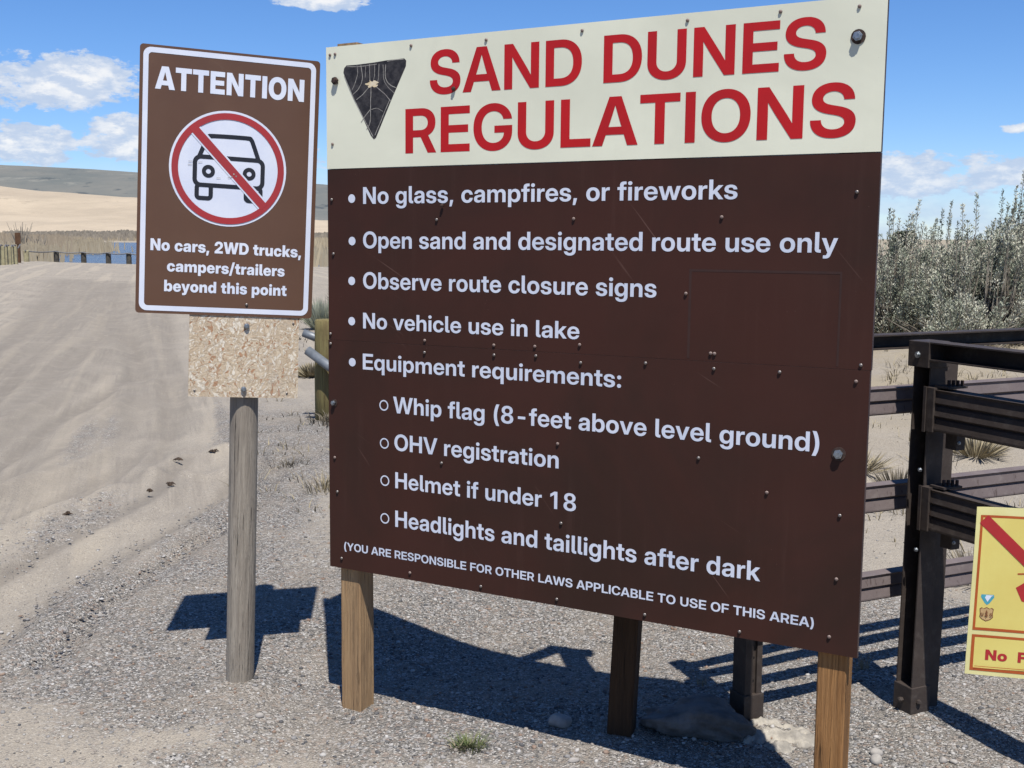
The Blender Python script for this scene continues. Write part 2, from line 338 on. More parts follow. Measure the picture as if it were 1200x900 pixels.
q.put(p.inputs['Base Color'], col); p.inputs['Roughness'].default_value = 0.85
b = q.new('ShaderNodeBump'); b.inputs['Distance'].default_value = 0.0012; q.put(b.inputs['Height'], h); q.l.new(b.outputs[0], p.inputs['Normal'])
M['osb'] = m

# ground: attributes 'sand' (0 gravel, 1 drifted sand) and 'brushy' come with the mesh
m = bpy.data.materials.new('gravel_and_sand'); m.use_nodes = True; q = NT(m.node_tree); p = bsdf(m)
tc = q.new('ShaderNodeTexCoord').outputs['Object']
at = q.new('ShaderNodeAttribute', attribute_name='sand').outputs['Fac']
ab = q.new('ShaderNodeAttribute', attribute_name='brushy').outputs['Fac']
v1 = q.new('ShaderNodeTexVoronoi'); q.put(v1.inputs['Vector'], tc); v1.inputs['Scale'].default_value = 150
v2 = q.new('ShaderNodeTexVoronoi'); q.put(v2.inputs['Vector'], tc); v2.inputs['Scale'].default_value = 75
r = q.sep(v1.outputs['Color']); r2 = q.sep(v2.outputs['Color'])
g = q.mix(q.ramp(r[0], 0.0, 1.0, smooth=False), (0.096, 0.091, 0.084), (0.264, 0.242, 0.211))
g = q.mix(q.ramp(r[1], 0.86, 0.92), g, (0.461, 0.441, 0.405)); g = q.mix(q.ramp(r[2], 0.86, 0.92), g, (0.049, 0.049, 0.052))
g = q.mix(q.m('MULTIPLY', q.ramp(r2[0], 0.80, 0.86), 0.75), g, (0.238, 0.189, 0.154)); g = q.mix(q.m('MULTIPLY', q.ramp(r2[1], 0.86, 0.9), 0.8), g, (0.350, 0.335, 0.315))
gb = q.noise(tc, 2.2, 4, 0.6); g = q.mix(q.m('MULTIPLY', q.ramp(gb, 0.40, 0.66), 0.42), g, (0.294, 0.255, 0.206))
sa = q.mix(q.ramp(q.noise(tc, 1.3, 6, 0.65), 0.3, 0.7), (0.306, 0.270, 0.218), (0.254, 0.225, 0.185))
sa = q.mix(q.m('MULTIPLY', q.ramp(q.noise(tc, 160, 3, 0.7), 0.40, 0.68), 0.5), sa, (0.168, 0.150, 0.133))
sa = q.mix(q.m('MULTIPLY', q.ramp(r[0], 0.88, 0.94), 0.55), sa, (0.104, 0.098, 0.095))
sa = q.mix(q.m('MULTIPLY', q.ramp(r[2], 0.93, 0.96), 0.4), sa, (0.419, 0.398, 0.350))
fz = q.m('ADD', at, q.m('MULTIPLY', q.m('SUBTRACT', q.noise(tc, 18, 6, 0.75), 0.5), 1.5))
ar = q.new('ShaderNodeAttribute', attribute_name='road').outputs['Fac']
sx3 = q.sep(tc); uu = q.m('ADD', sx3[0], q.m('MULTIPLY', sx3[1], 0.31))
sv = q.comb(q.m('MULTIPLY', uu, 1.0), q.m('MULTIPLY', sx3[1], 0.035), 0.0)
s1 = q.noise(sv, 2.2, 5, 0.62, 0.35); s2 = q.noise(sv, 6.5, 4, 0.65, 0.3)
ridge = q.ramp(q.m('ABSOLUTE', q.m('SUBTRACT', s1, 0.5)), 0.035, 0.0); ridge2 = q.ramp(q.m('ABSOLUTE', q.m('SUBTRACT', s2, 0.5)), 0.05, 0.0)
brk = q.ramp(q.noise(tc, 0.9, 4, 0.6), 0.38, 0.6)
sa = q.mix(q.m('MULTIPLY', ar, q.m('MULTIPLY', q.m('MULTIPLY', ridge, brk), 0.4)), sa, (0.178, 0.158, 0.133))
sa = q.mix(q.m('MULTIPLY', ar, q.m('MULTIPLY', q.m('MULTIPLY', ridge2, brk), 0.35)), sa, (0.175, 0.154, 0.129))
sa = q.mix(q.m('MULTIPLY', ar, q.m('MULTIPLY', q.ramp(s1, 0.50, 0.62), 0.4)), sa, (0.350, 0.304, 0.235))
rt = q.new('ShaderNodeAttribute', attribute_name='rut').outputs['Fac']
sa = q.mix(q.m('MULTIPLY', rt, q.ramp(q.noise(tc, 5, 4, 0.7), 0.25, 0.6, 0.35, 0.85)), sa, (0.168, 0.149, 0.126))  # darker rut lines: sand tone plus groove shade put into the colour
k = q.mix(q.ramp(fz, 0.30, 0.72), g, sa)
k = q.mix(q.m('MULTIPLY', ab, q.ramp(q.noise(tc, 0.5, 6, 0.7), 0.35, 0.6)), k, (0.251, 0.210, 0.143))
q.put(p.inputs['Base Color'], k); p.inputs['Roughness'].default_value = 0.95; p.inputs['Specular IOR Level'].default_value = 0.15
hh = q.m('ADD', q.m('MULTIPLY', q.m('SUBTRACT', 0.6, v1.outputs['Distance']), q.ramp(at, 0.7, 0.2, 0.45, 1.0)), q.m('MULTIPLY', q.noise(tc, 30, 6, 0.7), 1.1))
hh = q.m('ADD', hh, q.m('MULTIPLY', q.m('SUBTRACT', 0.6, v2.outputs['Distance']), q.ramp(at, 0.6, 0.2, 0.1, 0.7)))
b = q.new('ShaderNodeBump'); b.inputs['Distance'].default_value = 0.009; b.inputs['Strength'].default_value = 1.0; q.put(b.inputs['Height'], hh); q.l.new(b.outputs[0], p.inputs['Normal'])
M['ground'] = m

m = bpy.data.materials.new('dune_sand'); m.use_nodes = True; q = NT(m.node_tree); p = bsdf(m)
tc = q.new('ShaderNodeTexCoord').outputs['Object']
k = q.mix(q.ramp(q.noise(q.scale(tc, 1, 2.5, 4), 0.006, 6, 0.6), 0.35, 0.7), (0.364, 0.304, 0.227), (0.315, 0.262, 0.196))
scrub = q.m('MULTIPLY', q.ramp(q.noise(q.scale(tc, 1, 0.35, 5), 0.011, 7, 0.7), 0.61, 0.66), 0.65)
k = q.mix(q.m('MULTIPLY', q.ramp(q.noise(q.scale(tc, 1, .3, 6), 0.02, 6, 0.65), 0.45, 0.7), 0.5), k, (0.258, 0.217, 0.165))
k = q.mix(scrub, k, (0.168, 0.147, 0.112))
q.put(p.inputs['Base Color'], k); p.inputs['Roughness'].default_value = 0.95; p.inputs['Specular IOR Level'].default_value = 0.1
b = q.new('ShaderNodeBump'); b.inputs['Distance'].default_value = 2.5; q.put(b.inputs['Height'], q.noise(q.scale(tc, 1, 1, 1), 0.05, 5, 0.6)); q.l.new(b.outputs[0], p.inputs['Normal'])
M['dune'] = m
m = bpy.data.materials.new('sage_covered_hill'); m.use_nodes = True; q = NT(m.node_tree); p = bsdf(m)
tc = q.new('ShaderNodeTexCoord').outputs['Object']
k = q.mix(q.ramp(q.noise(q.scale(tc, 1, .5, 2.5), 0.0042, 7, 0.65), 0.35, 0.68), (0.090, 0.098, 0.090), (0.129, 0.126, 0.109))
k = q.mix(q.m('MULTIPLY', q.ramp(q.noise(q.scale(tc, 1, .4, 4), 0.014, 5, 0.7), 0.58, 0.66), 0.8), k, (0.035, 0.045, 0.049))
k = q.mix(q.m('MULTIPLY', q.ramp(q.noise(q.scale(tc, 1, .4, 4), 0.009, 5, 0.7), 0.56, 0.66), 0.6), k, (0.180, 0.174, 0.147))
q.put(p.inputs['Base Color'], k); p.inputs['Roughness'].default_value = 0.95
M['hill'] = m
m = bpy.data.materials.new('wind_ruffled_lake_water'); m.use_nodes = True; q = NT(m.node_tree); p = bsdf(m)
tc = q.new('ShaderNodeTexCoord').outputs['Object']
p.inputs['Base Color'].default_value = (0.045, 0.075, 0.115, 1); p.inputs['Roughness'].default_value = 0.22; p.inputs['IOR'].default_value = 1.33
b = q.new('ShaderNodeBump'); b.inputs['Distance'].default_value = 1.3; q.put(b.inputs['Height'], q.noise(q.scale(tc, 1, .35, 1), 0.35, 5, 0.65)); q.l.new(b.outputs[0], p.inputs['Normal'])
M['water'] = m
GLYPHS_BOLD = """
 |550|
(|800|225,592 225,767c 285,1129c 390,1452c 459,1566 730,1566 665,1424c 566,1095c 510,753c 510,592 510,449c 559,169c 657,-127c 730,-294 459,-294 345,-99c 225,353c
)|800|70,-294 143,-127c 241,169c 290,449c 290,592 290,753c 234,1095c 135,1424c 70,1566 341,1566 410,1452c 515,1129c 575,767c 575,592 575,353c 456,-99c 341,-294
,|550|86,-309 161,239 434,239 284,-309
-|1320|997,704 997,475 323,475 323,704
1|1320|848,1490 848,0 564,0 564,1217 563,1217 211,992 211,1254 580,1490
8|1320|660,-24 493,-24c 241,83c 100,274c 100,400 100,501c 190,661c 350,762c 456,776 456,775 317,797c 150,974c 150,1110 150,1229c 280,1411c 510,1514c 660,1514 811,1514c 1040,1412c 1169,1230c 1169,1110 1169,975c 1002,797c 864,775 864,776 970,762c 1130,660c 1220,501c 1220,400 1220,274c 1078,83c 826,-24c;660,193 739,193c 858,250c 924,353c 924,420 924,488c 856,595c 737,655c 660,655 582,655c 463,595c 395,488c 395,420 395,352c 462,250c 580,193c;660,876 728,876c 830,927c 887,1022c 887,1085 887,1147c 831,1240c 728,1292c 660,1292 591,1292c 489,1240c 432,1147c 432,1085 432,1022c 489,928c 592,876c
:|550|278,-18 209,-18c 112,79c 112,147 112,216c 209,313c 278,313 347,313c 443,216c 443,147 443,79c 347,-18c;278,690 209,690c 112,787c 112,855 112,924c 209,1020c 278,1020 347,1020c 443,924c 443,855 443,787c 347,690c
A|1448|10,0 536,1490 913,1490 1438,0 1112,0 870,742 828,880c 739,1176c 685,1367 766,1367 711,1176c 621,880c 578,742 328,0;338,334 338,572 1111,572 1111,334
B|1319|115,0 115,1490 705,1490 865,1490c 1088,1393c 1205,1221c 1205,1106 1205,1020c 1140,888c 1022,800c 941,778 941,776 1031,768c 1176,679c 1261,526c 1261,420 1261,295c 1141,106c 908,0c 737,0;404,234 699,234 823,234c 959,338c 959,434 959,499c 899,592c 785,643c 704,643 404,643;404,867 686,867 756,867c 857,914c 911,1002c 911,1062 911,1151c 791,1256c 686,1256 404,1256
C|1486|772,-24 567,-24c 248,164c 66,509c 66,744 66,981c 247,1327c 567,1514c 772,1514 901,1514c 1123,1437c 1295,1294c 1406,1093c 1424,969 1125,969 1112,1037c 1050,1142c 959,1215c 843,1253c 776,1253 646,1253c 461,1127c 362,899c 362,744 362,590c 461,363c 646,237c 776,237 843,237c 958,275c 1049,347c 1111,452c 1126,519 1424,519 1406,395c 1295,195c 1123,52c 901,-24c
D|1433|634,0 252,0 252,249 618,249 772,249c 973,365c 1071,587c 1071,746 1071,905c 973,1126c 774,1241c 623,1241 245,1241 245,1490 642,1490 865,1490c 1191,1309c 1368,975c 1368,746 1368,516c 1191,182c 863,0c;410,1490 410,0 115,0 115,1490
E|1239|115,0 115,1490 1174,1490 1174,1237 410,1237 410,878 1116,878 1116,630 410,630 410,253 1174,253 1174,0
F|1186|115,0 115,1490 1140,1490 1140,1237 410,1237 410,858 1090,858 1090,612 410,612 410,0
G|1506|771,-24 562,-24c 244,169c 66,515c 66,744 66,981c 249,1327c 567,1514c 768,1514 895,1514c 1118,1439c 1293,1300c 1405,1109c 1419,992 1120,992 1107,1051c 1048,1147c 959,1216c 844,1253c 776,1253 648,1253c 463,1128c 362,900c 362,744 362,589c 463,362c 650,237c 779,237 885,237c 1048,320c 1140,468c 1140,566 1212,561 809,561 809,787 1429,787 1429,600 1429,416c 1260,135c 964,-24c
H|1468|115,0 115,1490 410,1490 410,887 1059,887 1059,1490 1354,1490 1354,0 1059,0 1059,633 410,633 410,0
I|516|111,0 111,1490 405,1490 405,0
L|1136|115,0 115,1490 410,1490 410,253 1091,253 1091,0
N|1482|115,0 115,1490 427,1490 919,707 941,673c 1008,557c 1084,423c 1117,361 1084,286 1081,352c 1075,526c 1073,686c 1073,730 1073,1490 1367,1490 1367,0 1054,0 608,707 582,749c 501,886c 400,1063c 345,1162 396,1198 402,1087c 408,895c 410,750c 410,708 410,0
O|1531|766,-24 566,-24c 248,164c 66,509c 66,744 66,981c 248,1326c 566,1514c 766,1514 966,1514c 1282,1326c 1465,981c 1465,744 1465,509c 1282,164c 966,-24c;766,237 883,237c 1065,356c 1169,583c 1169,744 1169,906c 1065,1134c 883,1253c 766,1253 649,1253c 467,1134c 362,906c 362,744 362,583c 467,356c 649,237c
P|1289|115,0 115,1490 697,1490 864,1490c 1107,1372c 1239,1154c 1239,1005 1239,856c 1105,638c 860,519c 693,519 277,519 277,768 679,768 763,768c 884,826c 950,932c 950,1005 950,1078c 884,1184c 763,1242c 679,1242 410,1242 410,0
R|1328|115,0 115,1490 707,1490 874,1490c 1117,1372c 1248,1154c 1248,1005 1248,858c 1110,643c 859,527c 689,527 291,527 291,766 690,766 773,766c 894,825c 960,932c 960,1005 960,1078c 894,1185c 773,1243c 689,1243 410,1243 410,0;962,0 619,673 930,673 1280,0
S|1328|671,-24 483,-24c 214,98c 71,327c 71,488 357,488 358,404c 435,284c 576,220c 674,220 762,220c 892,269c 965,358c 965,418 965,467c 910,541c 791,596c 695,617 537,652 315,700c 100,905c 100,1064 100,1199c 240,1401c 493,1514c 660,1514 830,1514c 1078,1399c 1216,1184c 1221,1034 943,1034 936,1144c 785,1270c 661,1270 584,1270c 463,1221c 395,1135c 395,1078 395,1031c 448,962c 564,910c 656,890 802,857 920,832c 1092,757c 1203,654c 1257,521c 1257,437 1257,295c 1115,88c 853,-24c
T|1296|45,1237 45,1490 1251,1490 1251,1237 796,1237 796,0 501,0 501,1237
U|1442|721,-24 536,-24c 262,114c 111,358c 111,518 111,1490 400,1490 400,541 400,452c 479,312c 623,232c 721,232 819,232c 963,312c 1042,451c 1042,541 1042,1490 1331,1490 1331,518 1331,357c 1180,113c 906,-24c
V|1434|536,0 10,1490 331,1490 580,748 621,619c 713,309c 769,123 684,123 737,309c 827,619c 866,748 1108,1490 1424,1490 909,0
W|2031|411,0 10,1490 323,1490 505,731 526,641c 563,461c 598,281c 614,190 557,190 575,281c 612,461c 652,641c 674,731 864,1490 1167,1490 1357,731 1379,641c 1419,461c 1457,281c 1475,190 1415,190 1432,281c 1467,461c 1505,641c 1525,731 1707,1490 2021,1490 1620,0 1289,0 1073,828 1050,918c 1005,1134c 976,1267 1055,1267 1025,1134c 981,918c 958,828 742,0
Y|1403|562,0 562,562 10,1490 349,1490 606,1039 642,977c 709,852c 742,790 674,790 706,852c 771,977c 806,1039 1057,1490 1393,1490 850,562 850,0
a|1125|430,-17 324,-17c 160,53c 65,193c 65,298 65,388c 132,507c 247,578c 397,616c 479,624 576,634c 690,651c 740,685c 740,720 740,727 740,768c 697,830c 617,866c 561,866 505,866c 419,830c 369,766c 365,723 98,723 105,832c 220,990c 426,1078c 569,1078 676,1078c 843,1028c 959,934c 1019,801c 1019,717 1019,0 743,0 743,149 739,149 712,99c 630,24c 512,-17c;505,182 579,182c 686,236c 742,329c 742,387 742,496 729,489c 686,476c 628,464c 560,452c 523,447 472,439c 387,406c 337,349c 337,305 337,266c 378,211c 454,182c
b|1217|701,-22 632,-22c 512,19c 417,100c 386,162 384,162 384,0 107,0 107,1490 388,1490 388,909 390,909 424,966c 517,1041c 635,1078c 703,1078 838,1078c 1043,939c 1158,691c 1158,529 1158,364c 1044,116c 839,-22c;630,209 704,209c 813,284c 873,427c 873,529 873,631c 813,773c 704,848c 630,848 553,848c 438,769c 374,626c 374,529 374,432c 438,288c 553,209c
c|1131|585,-24 428,-24c 191,116c 59,364c 59,527 59,690c 191,940c 428,1080c 585,1080 688,1080c 861,1019c 991,909c 1069,757c 1076,666 802,666 796,707c 763,775c 708,824c 635,850c 589,850 513,850c 403,771c 344,626c 344,527 344,429c 403,284c 513,206c 589,206 635,206c 707,232c 759,281c 793,349c 801,392 1076,392 1071,301c 994,150c 864,38c 689,-24c
d|1217|516,-22 379,-22c 173,116c 59,364c 59,529 59,691c 174,939c 380,1078c 514,1078 583,1078c 700,1041c 794,966c 827,909 829,909 829,1490 1111,1490 1111,0 833,0 833,162 831,162 800,100c 705,19c 586,-22c;588,209 665,209c 780,288c 843,432c 843,529 843,626c 780,769c 665,848c 588,848 515,848c 405,773c 344,631c 344,529 344,427c 405,284c 515,209c
e|1145|584,-24 424,-24c 188,118c 59,367c 59,527 59,688c 191,938c 423,1080c 574,1080 690,1080c 879,1000c 1015,854c 1089,653c 1089,532 1089,456 163,456 163,640 952,640 825,595 825,678c 765,798c 655,863c 579,863 504,863c 394,798c 334,678c 334,595 334,472 334,388c 395,260c 510,190c 592,190 651,190c 743,225c 805,288c 819,330 1078,330 1059,226c 920,66c 711,-24c
f|746|706,1056 706,833 17,833 17,1056;208,0 208,1198 208,1295c 284,1424c 434,1490c 545,1490 596,1490c 688,1490c 706,1490 706,1267 694,1267c 629,1267c 606,1267 543,1267c 490,1214c 490,1151 490,0
g|1217|599,-432 452,-432c 245,-348c 126,-195c 111,-93 385,-93 396,-134c 455,-192c 543,-222c 599,-222 710,-222c 831,-100c 831,16 831,177 830,177 799,116c 705,36c 586,-3c 516,-3 379,-3c 173,135c 59,378c 59,535 59,694c 174,939c 380,1078c 514,1078 583,1078c 701,1039c 797,961c 831,902 832,902 832,1056 1111,1056 1111,37 1111,-129c 980,-336c 749,-432c;588,225 665,225c 780,302c 843,444c 843,539 843,634c 780,775c 665,852c 588,852 515,852c 405,779c 344,639c 344,539 344,439c 405,298c 515,225c
h|1191|388,590 388,0 107,0 107,1490 388,1490 388,783 334,783 384,924c 570,1078c 712,1078 824,1078c 992,981c 1084,795c 1084,661 1084,0 803,0 803,611 803,720c 698,833c 603,833 540,833c 443,782c 388,674c
i|495|107,0 107,1056 388,1056 388,0;247,1196 177,1196c 84,1284c 84,1349 84,1415c 177,1502c 246,1502 317,1502c 410,1415c 410,1349 410,1283c 317,1196c
k|1118|362,312 362,645 391,645 774,1056 1107,1056 625,528 562,528;107,0 107,1490 388,1490 388,0;798,0 455,466 642,662 1130,0
l|550|441,0 264,0c 107,130c 107,281 107,1490 388,1490 388,308 388,258c 429,218c 480,218 489,218c 513,218c 522,218 522,0 502,0c 461,0c
m|1801|107,0 107,1056 379,1056 379,821 360,821 389,907c 490,1022c 624,1078c 698,1078 819,1078c 997,938c 1016,821 984,821 1004,900c 1106,1015c 1253,1078c 1339,1078 1441,1078c 1601,990c 1694,821c 1694,699 1694,0 1412,0 1412,650 1412,748c 1306,843c 1228,843 1170,843c 1084,792c 1036,700c 1036,640 1036,0 764,0 764,659 764,743c 664,843c 584,843 530,843c 441,793c 388,696c 388,626 388,0
n|1191|388,590 388,0 107,0 107,1056 384,1056 384,783 334,783 384,924c 570,1078c 712,1078 824,1078c 992,981c 1084,795c 1084,661 1084,0 803,0 803,611 803,720c 698,833c 603,833 540,833c 443,782c 388,674c
o|1182|591,-24 433,-24c 193,114c 59,362c 59,527 59,692c 193,941c 433,1080c 591,1080 750,1080c 989,941c 1123,692c 1123,527 1123,362c 989,114c 750,-24c;591,207 666,207c 777,283c 838,427c 838,527 838,628c 777,772c 666,849c 591,849 517,849c 406,772c 344,628c 344,527 344,427c 406,283c 517,207c
p|1217|107,-418 107,1056 384,1056 384,912 388,912 420,967c 515,1041c 635,1078c 703,1078 838,1078c 1043,939c 1158,691c 1158,529 1158,364c 1044,116c 839,-22c 701,-22 632,-22c 515,19c 423,99c 391,158 388,158 388,-418;630,209 704,209c 813,284c 873,427c 873,529 873,631c 813,773c 704,848c 630,848 553,848c 438,769c 374,626c 374,529 374,432c 438,288c 553,209c
q|1217|1111,-418 829,-418 829,158 826,158 795,99c 703,19c 586,-22c 516,-22 379,-22c 173,116c 59,364c 59,529 59,691c 174,939c 380,1078c 514,1078 583,1078c 702,1041c 797,967c 829,912 833,912 833,1056 1111,1056;588,209 665,209c 780,288c 843,432c 843,529 843,626c 780,769c 665,848c 588,848 515,848c 405,773c 344,631c 344,529 344,427c 405,284c 515,209c
r|753|107,0 107,1056 378,1056 378,877 381,877 410,972c 534,1064c 638,1064 664,1064c 707,1062c 724,1061 724,818 709,820c 637,824c 600,824 540,824c 443,769c 388,661c 388,580 388,0
s|1056|538,-25 403,-25c 193,58c 66,217c 57,330 334,330 342,259c 445,179c 533,179 618,179c 715,244c 715,295 715,339c 641,392c 576,405 392,441 239,472c 81,627c 81,748 81,847c 188,996c 387,1079c 521,1079 656,1079c 857,992c 971,833c 974,723 712,723 711,789c 610,875c 529,875 451,875c 361,808c 361,759 361,716c 431,661c 493,648 691,609 850,577c 1000,436c 1000,320 1000,215c 882,60c 674,-25c
t|743|698,1056 698,833 17,833 17,1056;201,1344 482,1344 482,319 482,265c 527,223c 587,223 612,223c 679,223c 698,223 698,0 672,0c 579,0c 533,0 362,0c 201,135c 201,276
u|1191|479,-22 368,-22c 199,75c 107,261c 107,395 107,1056 388,1056 388,445 388,336c 494,223c 588,223 651,223c 748,274c 803,382c 803,466 803,1056 1084,1056 1084,0 807,0 807,273 857,273 807,133c 622,-22c
v|1126|407,0 13,1056 310,1056 490,526 520,434c 575,251c 601,160 534,160 560,251c 613,434c 642,526 819,1056 1112,1056 719,0
w|1662|340,0 13,1056 309,1056 410,678 439,565c 492,324c 519,207 481,207 510,324c 569,565c 599,678 703,1056 959,1056 1062,678 1093,565c 1151,324c 1180,207 1141,207 1168,324c 1221,564c 1249,678 1349,1056 1649,1056 1323,0 1031,0 907,426 889,488c 855,618c 822,751c 804,816 859,816 842,751c 807,618c 774,488c 755,426 629,0
y|1126|131,-418 131,-193 262,-193 297,-193c 342,-171c 374,-121c 388,-80 421,5 13,1056 310,1056 492,526 523,435c 578,251c 604,160 525,160 551,251c 606,435c 637,526 819,1056 1112,1056 645,-166 612,-252c 521,-364c 397,-418c 316,-418 271,-418c 176,-418c
"""
